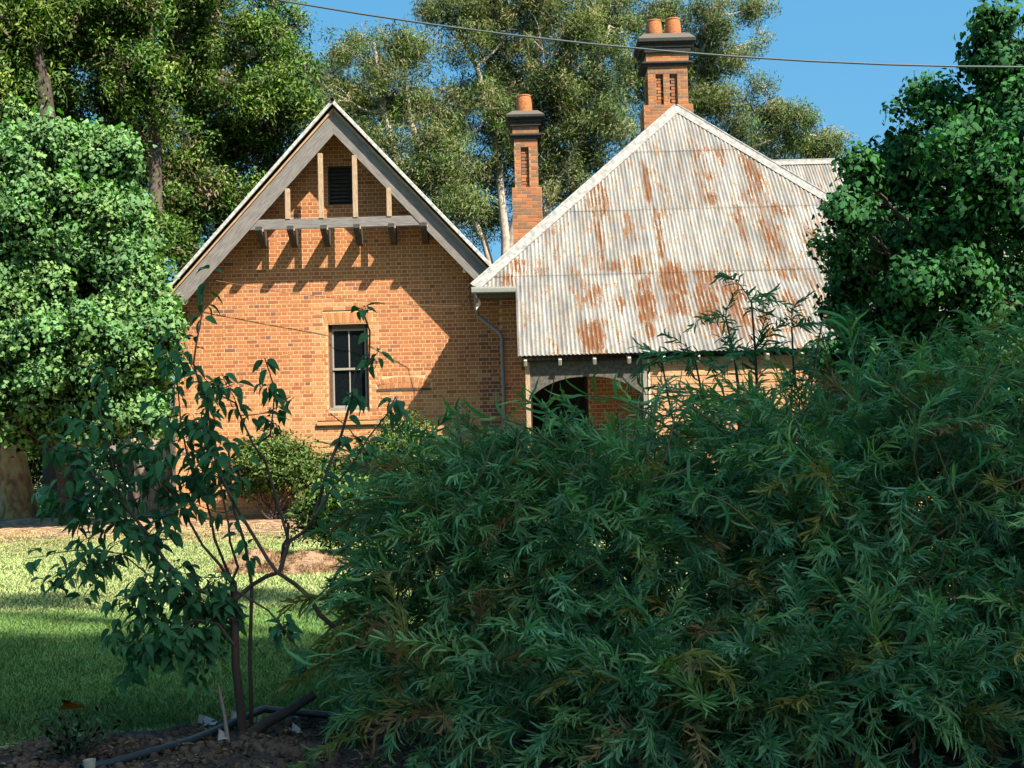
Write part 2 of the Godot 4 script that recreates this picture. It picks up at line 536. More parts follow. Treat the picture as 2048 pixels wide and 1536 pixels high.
func make_materials() -> void:
	var fine := noise_tex("fine", 0.06, 0.84, 1.0)
	var coarse := noise_tex("coarse", 0.02, 0.76, 1.0, 5)
	var grain := noise_tex("grain", 0.03, 0.8, 1.0, 5, 0.25, 0.75)
	var blot := noise_tex("blot", 0.012, 0.45, 1.0, 6, 0.3, 0.7)
	M.mortar = mat(lin(0.66, 0.43, 0.24), 0.95, fine, Vector3(1.5, 1.5, 1.5), true, 0.3)
	M.mortar_dark = mat(lin(0.4, 0.24, 0.13), 0.95, fine, Vector3(1.5, 1.5, 1.5))
	M.bricks = mat(Color.WHITE, 0.9, noise_tex("brick", 0.05, 0.82, 1.0), Vector3(2.2, 2.2, 2.2), true, 0.15, true)
	for t in brick_tones + pale_tones + sooty:
		brick_mats.append(mat((t as Color).linear_to_srgb(), 0.9, TX["brick"], Vector3(2.2, 2.2, 2.2), true, 0.15))
	M.brick_plain = mat(lin(0.4, 0.17, 0.07), 0.95, coarse, Vector3(0.8, 0.8, 0.8))
	M.pale_brick = mat(lin(0.5, 0.28, 0.125), 0.92, fine, Vector3(1.5, 1.5, 1.5))
	M.barge = mat(lin(0.2, 0.185, 0.175), 0.9, grain, Vector3(0.2, 2.2, 2.2), false, 0.1)
	M.bracket = mat(lin(0.055, 0.05, 0.045), 0.9, grain, Vector3(1, 1, 1))
	M.grey_wood = mat(lin(0.3, 0.26, 0.22), 0.9, grain, Vector3(0.4, 3.0, 3.0), false)
	M.post_wood = mat(lin(0.42, 0.3, 0.19), 0.9, grain, Vector3(0.4, 3.0, 3.0), false)
	M.tan_wood = mat(lin(0.5, 0.32, 0.19), 0.9, grain, Vector3(0.25, 3.0, 3.0), false)
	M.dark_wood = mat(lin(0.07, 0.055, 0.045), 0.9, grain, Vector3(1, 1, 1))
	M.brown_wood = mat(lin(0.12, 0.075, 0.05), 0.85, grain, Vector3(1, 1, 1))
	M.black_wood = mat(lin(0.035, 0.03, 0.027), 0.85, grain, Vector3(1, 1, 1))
	M.louvre = mat(lin(0.06, 0.05, 0.045), 0.85, grain, Vector3(0.4, 3, 3), false)
	M.white_wood = mat(lin(0.62, 0.57, 0.48), 0.8, fine, Vector3(2, 2, 2))
	M.sash = mat(lin(0.3, 0.28, 0.25), 0.8, fine, Vector3(2, 2, 2))
	M.valance = mat(lin(0.1, 0.088, 0.075), 0.85, coarse, Vector3(1, 1, 1))
	M.weatherboards = [mat(lin(0.52, 0.29, 0.14), 0.85, grain, Vector3(0.25, 2.0, 2.0), false), mat(lin(0.55, 0.32, 0.155), 0.85, grain, Vector3(0.3, 2.0, 2.0), false), mat(lin(0.49, 0.28, 0.14), 0.85, grain, Vector3(0.2, 2.0, 2.0), false)]
	M.zinc = StandardMaterial3D.new()
	M.zinc.albedo_texture = rust_texture()
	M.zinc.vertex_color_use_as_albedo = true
	M.zinc.roughness = 0.65
	M.zinc.metallic = 0.0
	M.zinc.metallic_specular = 0.4
	M.zinc_plain = mat(lin(0.36, 0.36, 0.34), 0.6, coarse, Vector3(1, 1, 1))
	M.rake_edge = mat(lin(0.5, 0.5, 0.47), 0.6, coarse, Vector3(1, 1, 1))
	M.capping = mat(lin(0.29, 0.285, 0.265), 0.7, coarse, Vector3(0.7, 0.7, 0.7))
	M.gutter = mat(lin(0.33, 0.36, 0.33), 0.6, fine, Vector3(1, 1, 1))
	M.downpipe = mat(lin(0.17, 0.19, 0.21), 0.55, fine, Vector3(1, 1, 1))
	M.rust_rod = mat(lin(0.16, 0.085, 0.05), 0.9)
	M.porcelain = mat(lin(0.8, 0.79, 0.75), 0.3)
	M.soot = mat(lin(0.03, 0.03, 0.027), 0.95, coarse, Vector3(1.2, 1.2, 1.2), true, 0.4)
	M.cement = mat(lin(0.11, 0.095, 0.08), 0.95, fine, Vector3(1.2, 1.2, 1.2), true, 0.4)
	M.terracotta = mat(lin(0.42, 0.15, 0.045), 0.85, coarse, Vector3(1.5, 1.5, 1.5))
	M.glass = StandardMaterial3D.new()
	M.glass.albedo_color = Color(0.3, 0.36, 0.4, 0.04)
	M.glass.transparency = BaseMaterial3D.TRANSPARENCY_ALPHA
	M.glass.roughness = 0.04
	M.lawn = mat(lin(0.22, 0.26, 0.09), 1.0, blot, Vector3(0.25, 0.25, 0.25))
	M.path_or_trough_tone = mat(lin(0.46, 0.29, 0.16), 1.0, blot, Vector3(0.5, 0.5, 0.5), true, 0.6)
	M.soil = mat(lin(0.085, 0.06, 0.045), 1.0, noise_tex("soil", 0.05, 0.4, 1.0, 5), Vector3(1.5, 1.5, 1.5), true, 2.0)
	M.clod = mat(Color.WHITE, 1.0, null, Vector3.ONE, true, 0.0, true)
	M.straw = mat(lin(0.3, 0.19, 0.11), 1.0, fine, Vector3(3, 3, 3))
	M.grass = leaf_mat(Color(0.5, 0.6, 0.3), 0.7)
	M.leaf = leaf_mat(Color(0.6, 0.8, 0.3), 0.78)
	M.shrub_leaf = []
	for c in [Color(0.087, 0.268, 0.113), Color(0.116, 0.314, 0.130), Color(0.154, 0.314, 0.091), Color(0.077, 0.228, 0.107)]:
		var m := leaf_mat(Color(0.5, 0.75, 0.3), 0.65)
		m.albedo_color = c.linear_to_srgb()
		M.shrub_leaf.append(m)
	M.sapling_leaf = []
	for c in [Color(0.043, 0.140, 0.059), Color(0.055, 0.168, 0.067), Color(0.038, 0.112, 0.053), Color(0.072, 0.196, 0.067)]:
		var m := leaf_mat(Color(0.45, 0.65, 0.2), 0.6)
		m.albedo_color = c.linear_to_srgb()
		M.sapling_leaf.append(m)
	M.dark_bark = mat(lin(0.06, 0.045, 0.035), 0.95, coarse, Vector3(2, 1, 2), true, 0.8)
	M.sapling_bark = mat(lin(0.09, 0.06, 0.045), 0.9, fine, Vector3(4, 2, 4))
	M.green_bark = mat(lin(0.15, 0.13, 0.05), 0.8, fine, Vector3(4, 2, 4))
	M.tan_twig = mat(lin(0.3, 0.2, 0.12), 0.85, fine, Vector3(4, 2, 4))
	M.pale_bark = mat(lin(0.3, 0.24, 0.2), 0.9, fine, Vector3(4, 2, 4))
	M.gum_bark = mat(lin(0.12, 0.09, 0.07), 0.95, coarse, Vector3(1.2, 0.4, 1.2), true, 2.0)
	M.grey_bark = mat(lin(0.46, 0.34, 0.27), 0.95, coarse, Vector3(2.0, 0.5, 2.0), true, 3.0)
	M.white_bark = mat(lin(0.5, 0.43, 0.36), 0.9, coarse, Vector3(0.8, 0.4, 0.8))
	M.mossy_bark = mossy()
	M.hose = mat(lin(0.02, 0.035, 0.045), 0.45)
	M.paper = mat(lin(0.33, 0.33, 0.32), 0.9)
	M.paper.cull_mode = BaseMaterial3D.CULL_DISABLED
	M.cup = mat(lin(0.4, 0.37, 0.29), 0.6)
	M.white_paint = mat(lin(0.78, 0.76, 0.7), 0.8, fine, Vector3(2, 2, 2))
	M.cable = mat(lin(0.05, 0.07, 0.08), 0.6)

func mossy() -> StandardMaterial3D:
	var g := Gradient.new()
	g.offsets = PackedFloat32Array([0.2, 0.42, 0.6, 0.8])
	g.colors = PackedColorArray([lin(0.15, 0.1, 0.06), lin(0.4, 0.2, 0.09), lin(0.36, 0.3, 0.1), lin(0.42, 0.35, 0.26)])
	var nz := FastNoiseLite.new()
	nz.seed = 12; nz.frequency = 0.015; nz.fractal_octaves = 5
	var tx := NoiseTexture2D.new()
	tx.width = 512; tx.height = 512; tx.seamless = true; tx.noise = nz; tx.color_ramp = g
	var m := mat(Color.WHITE, 0.95, tx, Vector3(0.9, 0.35, 0.9), true, 2.0)
	return m

func _ready() -> void:
	rng.seed = 20
	var cam := Camera3D.new()
	cam.name = "camera"
	cam.position = Vector3(0, 1.5, 0)
	cam.basis = Basis(Vector3.RIGHT, deg_to_rad(2.572)) * Basis(Vector3.BACK, deg_to_rad(-1.5))
	cam.fov = 2.0 * rad_to_deg(atan(768.0 / 2560.0))
	cam.near = 0.05
	cam.far = 2000.0
	cam.current = true
	add_child(cam)
	var env := Environment.new()
	env.background_mode = Environment.BG_SKY
	var sky := ProceduralSkyMaterial.new()
	sky.sky_top_color = lin(0.04, 0.15, 0.28)
	sky.sky_horizon_color = lin(0.11, 0.245, 0.35)
	sky.sky_curve = 0.14
	sky.ground_bottom_color = lin(0.08, 0.09, 0.06)
	sky.ground_horizon_color = lin(0.25, 0.3, 0.3)
	sky.sun_angle_max = 55.0
	sky.sun_curve = 0.4
	sky.sky_energy_multiplier = 1.0
	env.sky = Sky.new()
	env.sky.sky_material = sky
	env.tonemap_mode = Environment.TONE_MAPPER_LINEAR
	env.tonemap_exposure = 2.75
	env.sdfgi_enabled = true
	env.ssao_enabled = true
	env.ssil_enabled = true
	var we := WorldEnvironment.new()
	we.name = "world"
	we.environment = env
	add_child(we)
	var sun := DirectionalLight3D.new()
	sun.name = "sun"
	sun.light_energy = 1.5
	sun.light_color = Color(1.0, 0.955, 0.885)
	sun.light_angular_distance = 0.5
	sun.shadow_enabled = true
	add_child(sun)
	sun.look_at_from_position(SUN * 20.0, Vector3.ZERO, Vector3.UP)
	make_materials()
	ground()
	gabled_building()
	hipped_house()
	rng.seed = 31
	trees()
	rng.seed = 32
	upright_shrub()
	rng.seed = 33
	feathery_shrub()
	rng.seed = 37
	sapling()
	rng.seed = 35
	small_things()
var org := Vector3.ZERO
func W(x: float, y: float, z: float) -> Vector3:
	return Vector3(x, y, z) - org

func flat_prism(called: String, parent: Node, poly: Array, z0: float, z1: float, m: Material, angle := 0.0) -> MeshInstance3D:
	# poly: counter-clockwise outline in the x-y plane (world), z1 is the front
	var p0 := Vector3(poly[0].x, poly[0].y, z1) - org
	var bs := Basis(Vector3.BACK, angle)
	var inv := bs.inverse()
	var st := B.new()
	var f := []; var k := []
	for q in poly:
		f.append(inv * (Vector3(q.x, q.y, z1) - org - p0))
		k.append(inv * (Vector3(q.x, q.y, z0) - org - p0))
	for i in range(1, poly.size() - 1):
		st.tri(f[0], f[i], f[i + 1])
		st.tri(k[0], k[i + 1], k[i])
	for i in poly.size():
		var j := (i + 1) % poly.size()
		st.quad(k[i], k[j], f[j], f[i])
	return put(called, st.done(), m, parent, Transform3D(bs, p0))

func wall_box(called: String, parent: Node, x0: float, x1: float, y0: float, y1: float, z0: float, z1: float, m: Material, ch := 0.0) -> MeshInstance3D:
	var st := B.new()
	st.box(Vector3.ZERO, Vector3(x1 - x0, y1 - y0, z1 - z0), Color.WHITE, ch)
	return put(called, st.done(), m, parent, Transform3D(Basis.IDENTITY, W((x0 + x1) * 0.5, (y0 + y1) * 0.5, (z0 + z1) * 0.5)))

# ------------------------------------------------------------------ the gabled building
const GX := -3.67
const GS := 1.095
func gable_top(x: float) -> float:
	return 8.82 - GS * absf(x - GX)

func gabled_building() -> void:
	pointing = M.mortar
	org = Vector3(GX, 0, -27.8)
	var o := thing("gabled_building", "orange brick gabled building with grey timber bargeboards and one sash window", "building", org)
	var wall := wall_box("wall", o, -7.31, -0.24, -0.3, 4.5, -28.2, -27.86, M.mortar)
	# the wall above the eaves, the sides and the back
	flat_prism("gable_backing", wall, [Vector2(-7.3, 4.5), Vector2(-3.99, 4.5), Vector2(-3.99, 8.1), Vector2(-7.3, 4.55)], -28.2, -27.87, M.mortar).position -= wall.position
	flat_prism("gable_backing", wall, [Vector2(-3.31, 4.5), Vector2(-0.24, 4.5), Vector2(-0.24, 4.75), Vector2(-3.31, 8.1)], -28.2, -27.87, M.mortar).position -= wall.position
	wall_box("side_wall", o, -7.31, -7.0, -0.3, 4.6, -38, -28.2, M.brick_plain)
	wall_box("side_wall", o, -0.6, -0.24, -0.3, 4.6, -38, -28.2, M.brick_plain)
	flat_prism("back_wall", o, [Vector2(-7.31, -0.3), Vector2(-0.24, -0.3), Vector2(-0.24, 4.7), Vector2(GX, 8.5), Vector2(-7.31, 4.6)], -38.3, -38.0, M.brick_plain)
	wall_box("ceiling", o, -7.0, -0.6, 4.35, 4.45, -38, -28.2, M.dark_wood)
	# cut the backing where the window is: the wall box is replaced by four pieces
	wall.mesh = null
	var st := B.new()
	for r in [[-7.31, -3.985, -0.3, 4.5], [-3.10, -0.24, -0.3, 4.5], [-3.985, -3.10, -0.3, 2.27], [-3.985, -3.10, 4.16, 4.5]]:
		st.box(Vector3((r[0] + r[1]) * 0.5, (r[2] + r[3]) * 0.5, -28.03) - org - wall.position, Vector3(r[1] - r[0], r[3] - r[2], 0.34))
	wall.mesh = st.done()
	var holes := [[-3.985, 2.27, -3.10, 4.16], [-3.92, 6.74, -3.38, 7.66], [-4.09, 4.16, -2.995, 4.42], [-4.25, 1.945, -2.45, 2.035], [-2.94, 2.66, -1.75, 2.72]]
	for r in 3:
		var y := 2.725 + r * COURSE
		var hw: float = [0.61, 0.60, 0.47][r]
		holes.append([-2.345 - hw, y, -2.345 + hw, y + COURSE])
	var lo := func(y: float) -> float: return maxf(-7.33, GX - (8.6 - y) / GS)
	var hi := func(y: float) -> float: return minf(-0.22, GX + (8.6 - y) / GS)
	var tone := func(x: float, y: float) -> Color:
		var near_window := x > -4.35 and x < -2.85 and y > 2.0 and y < 4.6
		var right_end := x > -0.66 + 0.06 * sin(y * 5.0) and y < 4.1 and y > 0.5  # band of darker bricks along the right end of the wall
		if right_end and rng.randf() < 0.6: return brick_tones[rng.randi_range(5, 6)]
		var pale := clampf((3.3 - y) / 1.5, 0.0, 0.85) if y < 3.1 else 0.0
		if near_window: pale = 0.6
		if rng.randf() < pale: return pale_tones[rng.randi_range(0, 3)]
		return tone_any(x, y)
	var left := [285]
	var keep := func(x: float, y: float) -> bool:
		if left[0] > 0 and x > -6.3 and x < -1.6 and y > 3.15 and y < 5.2 and absf(x + 3.55) > 0.6:
			if rng.randf() < 0.55:
				left[0] -= 1
				return true
		return false
	brick_face(wall, Vector3(0, 0, -27.8) - org - wall.position, Vector3.RIGHT, Vector3.BACK, 0.0, 8.57, lo, hi, holes, tone, keep)
	# flat arch of bricks on end over the window, and the blocked arch beside it
	var v := B.new()
	v.quad(Vector3(-4.1, 4.15, -27.803) - org, Vector3(-2.99, 4.15, -27.803) - org, Vector3(-2.99, 4.43, -27.803) - org, Vector3(-4.1, 4.43, -27.803) - org)
	put("mortar", v.done(), M.mortar, wall, Transform3D(Basis.IDENTITY, -wall.position))
	v = B.new()
	v.quad(Vector3(-2.98, 2.6, -27.803) - org, Vector3(-1.7, 2.6, -27.803) - org, Vector3(-1.7, 3.2, -27.803) - org, Vector3(-2.98, 3.2, -27.803) - org)
	put("mortar", v.done(), M.mortar, wall, Transform3D(Basis.IDENTITY, -wall.position))
	for i in 13:
		var k := (i - 6) / 6.0
		var bs := Basis(Vector3.BACK, -k * 0.22)
		put("arch_brick", brick_mesh(0.074, 0.24), brick_mats[[8, 2, 9, 0][i % 4]], wall, Transform3D(bs, W(-3.5425 + k * 0.49, 4.29, -27.8) - wall.position))
	for i in 13:
		var k := (i - 6) / 6.0
		var bs := Basis(Vector3.BACK, -k * 0.42)
		for tier in 2:
			var yy := 2.785 + tier * 0.128 - k * k * 0.02 * (1.0 + tier * 3.0)
			put("arch_brick", brick_mesh(0.078, 0.12), brick_mats[[0, 2, 8, 2, 4][(i * 3 + tier) % 5]], wall, Transform3D(bs, W(-2.345 + k * (0.525 + 0.03 * tier), yy, -27.8) - wall.position))
	wall_box("timber_lintel", o, -2.94, -1.75, 2.662, 2.716, -27.9, -27.785, M.dark_wood)
	wall_box("sill_ledge", o, -4.25, -2.45, 1.95, 2.03, -27.95, -27.73, M.pale_brick, 0.006)

	# sash window
	var wn := wall_box("window", o, -3.985, -3.10, 2.27, 2.33, -28.0, -27.86, M.grey_wood, 0.004)
	var wp := wn.position
	var rv := B.new()
	for s in [[-3.985, 2.33, 0], [-3.10, 2.33, 1]]:
		rv.box(Vector3(s[0] + (0.006 if s[2] == 0 else -0.006), 3.245, -27.93) - org - wp, Vector3(0.012, 1.83, 0.25))
	put("reveal", rv.done(), M.brick_plain, wn)
	var fr := B.new()
	for r in [[-3.97, -3.915, 2.33, 4.13], [-3.17, -3.115, 2.33, 4.13], [-3.97, -3.115, 4.06, 4.155]]:
		fr.box(Vector3((r[0] + r[1]) * 0.5, (r[2] + r[3]) * 0.5, -27.96) - org - wp, Vector3(r[1] - r[0], r[3] - r[2], 0.10), Color.WHITE, 0.004)
	put("frame", fr.done(), M.brown_wood, wn)
	for s in [[3.15, 4.06, -27.955], [2.33, 3.2, -27.985]]:
		var sa := B.new()
		for r in [[-3.915, -3.88, s[0], s[1]], [-3.205, -3.17, s[0], s[1]], [-3.88, -3.205, s[0], s[0] + 0.05], [-3.88, -3.205, s[1] - 0.045, s[1]], [-3.556, -3.53, s[0] + 0.05, s[1] - 0.045]]:
			sa.box(Vector3((r[0] + r[1]) * 0.5, (r[2] + r[3]) * 0.5, s[2]) - org - wp, Vector3(r[1] - r[0], r[3] - r[2], 0.035), Color.WHITE, 0.004)
		put("sash", sa.done(), M.sash, wn)
		for q in [[-3.88, -3.556], [-3.53, -3.205]]:
			var pn := B.new()
			pn.box(Vector3((q[0] + q[1]) * 0.5, (s[0] + s[1]) * 0.5, s[2]) - org - wp, Vector3(q[1] - q[0], s[1] - s[0] - 0.09, 0.004), Color.WHITE, 0.0, Basis(Vector3.UP, rnd(-0.012, 0.012)))
			put("pane", pn.done(), M.glass, wn)
	# louvred vent
	var ve := wall_box("vent", o, -3.90, -3.40, 6.74, 7.62, -28.15, -28.10, M.black_wood)
	for i in 10:
		var sl := B.new()
		sl.box(Vector3.ZERO, Vector3(0.47, 0.10, 0.016), Color.WHITE, 0.002, Basis(Vector3.RIGHT, -0.75))
		put("louvre", sl.done(), M.louvre, ve, Transform3D(Basis.IDENTITY, W(-3.65, 6.80 + i * 0.085, -27.9) - ve.position))
	var vf := B.new()
	for r in [[-3.92, -3.88, 6.74, 7.66], [-3.42, -3.38, 6.74, 7.66], [-3.88, -3.42, 7.6, 7.66], [-3.88, -3.42, 6.74, 6.775]]:
		vf.box(Vector3((r[0] + r[1]) * 0.5, (r[2] + r[3]) * 0.5, -27.95) - org - ve.position, Vector3(r[1] - r[0], r[3] - r[2], 0.28))
	put("frame", vf.done(), M.black_wood, ve)

	# bargeboards, meeting in a mitre at the apex
	var bl := 0.15; var bh := 0.50; var e := 3.68
	flat_prism("bargeboard", o, [Vector2(GX, 8.82 - bl), Vector2(GX - e, 8.82 - bl - GS * e), Vector2(GX - e, 8.82 - bl - bh - GS * e), Vector2(GX, 8.82 - bl - bh)], -27.150, -27.100, M.barge, atan(GS))
	flat_prism("bargeboard", o, [Vector2(GX + 0.003, 8.82 - bl), Vector2(GX + 0.003, 8.82 - bl - bh), Vector2(GX + 3.5, 8.82 - bl - bh - GS * 3.5), Vector2(GX + 3.5, 8.82 - bl - GS * 3.5)], -27.150, -27.100, M.barge, -atan(GS))
	# moulding along the top of each bargeboard
	flat_prism("barge_moulding", o, [Vector2(GX, 8.82 - 0.09), Vector2(GX - e, 8.82 - 0.09 - GS * e), Vector2(GX - e, 8.82 - 0.155 - GS * e), Vector2(GX, 8.82 - 0.155)], -27.120, -27.065, M.tan_wood, atan(GS))
	flat_prism("barge_moulding", o, [Vector2(GX + 0.003, 8.82 - 0.09), Vector2(GX + 0.003, 8.82 - 0.155), Vector2(GX + 3.5, 8.82 - 0.155 - GS * 3.5), Vector2(GX + 3.5, 8.82 - 0.09 - GS * 3.5)], -27.140, -27.095, M.tan_wood, -atan(GS))
	# boarded soffit behind them
	flat_prism("soffit", o, [Vector2(GX, 8.74), Vector2(GX - e, 8.74 - GS * e), Vector2(GX - e, 8.65 - GS * e), Vector2(GX, 8.65)], -28.3, -27.155, M.dark_wood, atan(GS))
	flat_prism("soffit", o, [Vector2(GX + 0.003, 8.74), Vector2(GX + 0.003, 8.65), Vector2(GX + 3.5, 8.65 - GS * 3.5), Vector2(GX + 3.5, 8.74 - GS * 3.5)], -28.3, -27.155, M.dark_wood, -atan(GS))
	# collar beam, posts, console brackets
	timber("collar_beam", o, W(-5.58, 6.255, -27.150), W(-1.72, 6.265, -27.150), 0.07, 0.215, M.barge)
	for x in [[-4.69, 7.02], [-3.975, 7.76], [-3.245, 7.70], [-2.525, 6.98]]:
		timber("post", o, W(x[0], 6.36, -27.135), W(x[0], x[1], -27.135), 0.075, 0.105, M.post_wood, Vector3.RIGHT)
	for x in [-5.3, -4.63, -3.92, -3.22, -2.48, -1.79]:
		var bk := B.new()
		var prof := [Vector2(-27.80, 6.20), Vector2(-27.100, 6.20), Vector2(-27.100, 6.12), Vector2(-27.140, 6.07), Vector2(-27.240, 6.03), Vector2(-27.400, 5.97), Vector2(-27.520, 5.88), Vector2(-27.80, 5.84)]
		var l := []; var r := []
		for q in prof:
			l.append(Vector3(-0.065, q.y - 6.0, q.x + 27.8)); r.append(Vector3(0.065, q.y - 6.0, q.x + 27.8))
		for i in range(1, prof.size() - 1):
			bk.tri(r[0], r[i], r[i + 1]); bk.tri(l[0], l[i + 1], l[i])
		for i in prof.size():
			var j := (i + 1) % prof.size()
			bk.quad(l[i], l[j], r[j], r[i])
		put("bracket", bk.done(), M.bracket, o, Transform3D(Basis.IDENTITY, W(x, 6.0, -27.700)))
		timber("bracket_cap", o, W(x - 0.085, 6.135, -27.115), W(x + 0.085, 6.135, -27.115), 0.05, 0.06, M.post_wood)

	# roof of corrugated iron, its edges and ridge
	var dn := Vector3(cos(atan(GS)), -sin(atan(GS)), 0)
	for s in [-1, 1]:
		var V := Vector3(dn.x * s, dn.y, 0)
		var ln := e / dn.x if s < 0 else 3.52 / dn.x
		var zero := func(_u: float) -> float: return 0.0
		var end := func(_u: float) -> float: return ln
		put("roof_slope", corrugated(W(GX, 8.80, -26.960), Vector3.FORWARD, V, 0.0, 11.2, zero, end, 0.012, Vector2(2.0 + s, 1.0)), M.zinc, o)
		var a := W(GX, 8.825, -26.970)
		timber("rake_edge", o, a + Vector3(0.01 * s, 0, 0), a + V * ln, 0.05, 0.07, M.rake_edge, Vector3.UP)
	var rc := B.new()
	rc.tube([W(GX, 8.87, -26.920), W(GX, 8.87, -38.3)], 0.05, 0.05, 10)
	put("ridge_cap", rc.done(), M.zinc_plain, o)

	# insulators where the service wire meets the wall
	var ib := Node3D.new()
	ib.name = "insulator_bracket"
	ib.position = W(-0.86, 4.9, -27.6)
	o.add_child(ib)
	var rod := B.new()
	rod.tube([Vector3(0.02, -0.45, -0.15), Vector3(0.0, -0.3, 0.0), Vector3(0, 0.42, 0)], 0.014, 0.014, 6)
	rod.tube([Vector3(-0.1, 0.26, 0), Vector3(0.1, 0.2, 0)], 0.011, 0.011, 5)
	rod.tube([Vector3(0.06, -0.1, 0), Vector3(0.09, -0.3, 0.05), Vector3(0.16, -0.55, 0.12), Vector3(0.1, -0.75, 0.3)], 0.008, 0.008, 4)
	put("rod", rod.done(), M.rust_rod, ib)
	for x in [[-0.095, 0.33], [0.09, 0.25]]:
		var ins := B.new()
		ins.lathe([Vector2(0, -0.055), Vector2(0.04, -0.05), Vector2(0.05, -0.015), Vector2(0.034, 0.0), Vector2(0.044, 0.03), Vector2(0.028, 0.055), Vector2(0, 0.06)], Vector3(x[0], x[1], 0.01), 14)
		put("insulator", ins.done(), M.porcelain, ib)

# ------------------------------------------------------------------ the hipped house
const HX := 4.21
func hipped_house() -> void:
	org = Vector3(HX, 0, -26.75)
	var o := thing("hipped_house", "brick house under a steep rust-streaked corrugated iron hip roof with verandah", "house", org)
	# walls
	var front := wall_box("wall", o, -0.2, 8.8, -0.3, 4.45, -27.1, -26.81, M.brick_plain)
	var fb := B.new()
	for r in [[-0.2, 0.4, -0.3, 4.45], [1.6, 8.8, -0.3, 4.45], [0.4, 1.6, 2.88, 4.45]]:
		fb.box(Vector3((r[0] + r[1]) * 0.5, (r[2] + r[3]) * 0.5, -26.955) - org - front.position, Vector3(r[1] - r[0], r[3] - r[2], 0.29))
	front.mesh = fb.done()
	for r in [[-0.2, 0.1, -41.0, -27.1], [8.5, 8.8, -33.8, -27.1], [4.0, 15.5, -34.1, -33.8], [4.0, 15.5, -42.3, -42.0], [15.2, 15.5, -42.0, -34.1]]:
		wall_box("house_wall", o, r[0], r[1], -0.3, 4.6, r[2], r[3], M.brick_plain)
	var left := [90]
	var keep := func(x: float, y: float) -> bool:
		if left[0] > 0 and x < 0.3 and y > 1.2:
			left[0] -= 1
			return true
		return false
	var lo := func(_y: float) -> float: return -0.22
	var hi := func(_y: float) -> float: return 2.7
	brick_face(front, Vector3(0, 0, -26.75) - org - front.position, Vector3.RIGHT, Vector3.BACK, 0.0, 4.5, lo, hi, [[0.41, 0.0, 1.59, 2.86]], tone_any, keep)
	# dark open doorway with the door standing back in the passage
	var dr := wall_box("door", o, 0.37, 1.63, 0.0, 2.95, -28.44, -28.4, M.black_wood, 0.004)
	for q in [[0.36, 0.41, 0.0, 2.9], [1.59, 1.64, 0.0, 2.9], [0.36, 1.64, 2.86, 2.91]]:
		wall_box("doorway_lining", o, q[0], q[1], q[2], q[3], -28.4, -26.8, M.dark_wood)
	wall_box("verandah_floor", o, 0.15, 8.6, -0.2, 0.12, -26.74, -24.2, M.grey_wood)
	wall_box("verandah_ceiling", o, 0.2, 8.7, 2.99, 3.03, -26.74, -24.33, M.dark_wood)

	flat_prism("house_wall", o, [Vector2(-0.7, 4.5), Vector2(9.1, 4.5), Vector2(HX, 9.45)], -40.9, -40.7, M.brick_plain)
	# main roof: lining with the iron sheets on it
	var slope := sqrt(4.97 * 4.97 + 4.89 * 4.89)
	var V1 := Vector3(0, -4.89, 4.97) / slope
	var lining := B.new()
	var ap := W(HX, 9.53, -31.17)
	var cl := W(-0.74, 4.64, -26.22)
	var cr := W(9.16, 4.64, -26.22)
	lining.tri(ap, cl, cr)
	lining.quad(ap, W(HX, 9.53, -41), W(-0.74, 4.64, -41), cl)
	lining.quad(ap, cr, W(9.16, 4.64, -41), W(HX, 9.53, -41))
	var roof := put("roof", lining.done(), M.dark_wood, o)
	var rows := [[-0.05, 2.02], [1.98, 4.38], [4.34, 6.67], [6.62, 7.0]]
	for r in rows.size():
		for k in 14:
			var u0 := -0.76 + k * 0.7515
			var top := func(u: float) -> float: return maxf(rows[r][0], absf(u - HX) / 4.97 * slope - 0.04)
			var bot := func(u: float) -> float: return rows[r][1] if absf(u - HX) < 4.96 else -1.0
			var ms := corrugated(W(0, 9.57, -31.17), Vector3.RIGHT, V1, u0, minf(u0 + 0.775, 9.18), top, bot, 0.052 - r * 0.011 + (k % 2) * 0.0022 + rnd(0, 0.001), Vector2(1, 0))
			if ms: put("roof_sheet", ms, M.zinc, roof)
	# verandah roof
	var vs := sqrt(1.58 * 1.58 + 2.1 * 2.1)
	var V2 := Vector3(0, -1.58, 2.1) / vs
	var vl := B.new()
	vl.quad(W(0.2, 4.62, -26.2), W(0.2, 3.07, -24.14), W(9.0, 3.07, -24.14), W(9.0, 4.62, -26.2))
	var vroof := put("verandah_roof", vl.done(), M.dark_wood, o)
	for k in 13:
		var u0 := 0.125 + k * 0.7515
		var top := func(_u: float) -> float: return -0.02
		var bv := vs + rnd(-0.008, 0.008)
		var bot := func(_u: float) -> float: return bv
		if u0 < 9.0:
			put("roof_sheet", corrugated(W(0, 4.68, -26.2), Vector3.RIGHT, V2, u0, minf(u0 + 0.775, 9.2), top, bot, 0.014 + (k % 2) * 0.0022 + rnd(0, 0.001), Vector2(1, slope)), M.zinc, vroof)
	# side slopes of the front wing and the wing behind
	for s in [-1, 1]:
		var V := Vector3(4.97 * s, -4.89, 0) / slope
		var top := func(u: float) -> float: return maxf(0.0, (4.97 - u) / 4.97 * slope)
		var bot := func(_u: float) -> float: return slope
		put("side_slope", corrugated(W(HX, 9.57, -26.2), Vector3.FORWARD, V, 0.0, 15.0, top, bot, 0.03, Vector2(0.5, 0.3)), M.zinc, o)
	var ws := Vector3(0, -4.93, 4.97) / slope
	var wb := B.new()
	wb.quad(W(HX, 9.59, -38), W(HX, 4.7, -33.0), W(16, 4.7, -33.0), W(16, 9.59, -38))
	wb.quad(W(16, 9.59, -38), W(16, 4.7, -43), W(HX, 4.7, -43), W(HX, 9.59, -38))
	var wing := put("wing_roof", wb.done(), M.dark_wood, o)
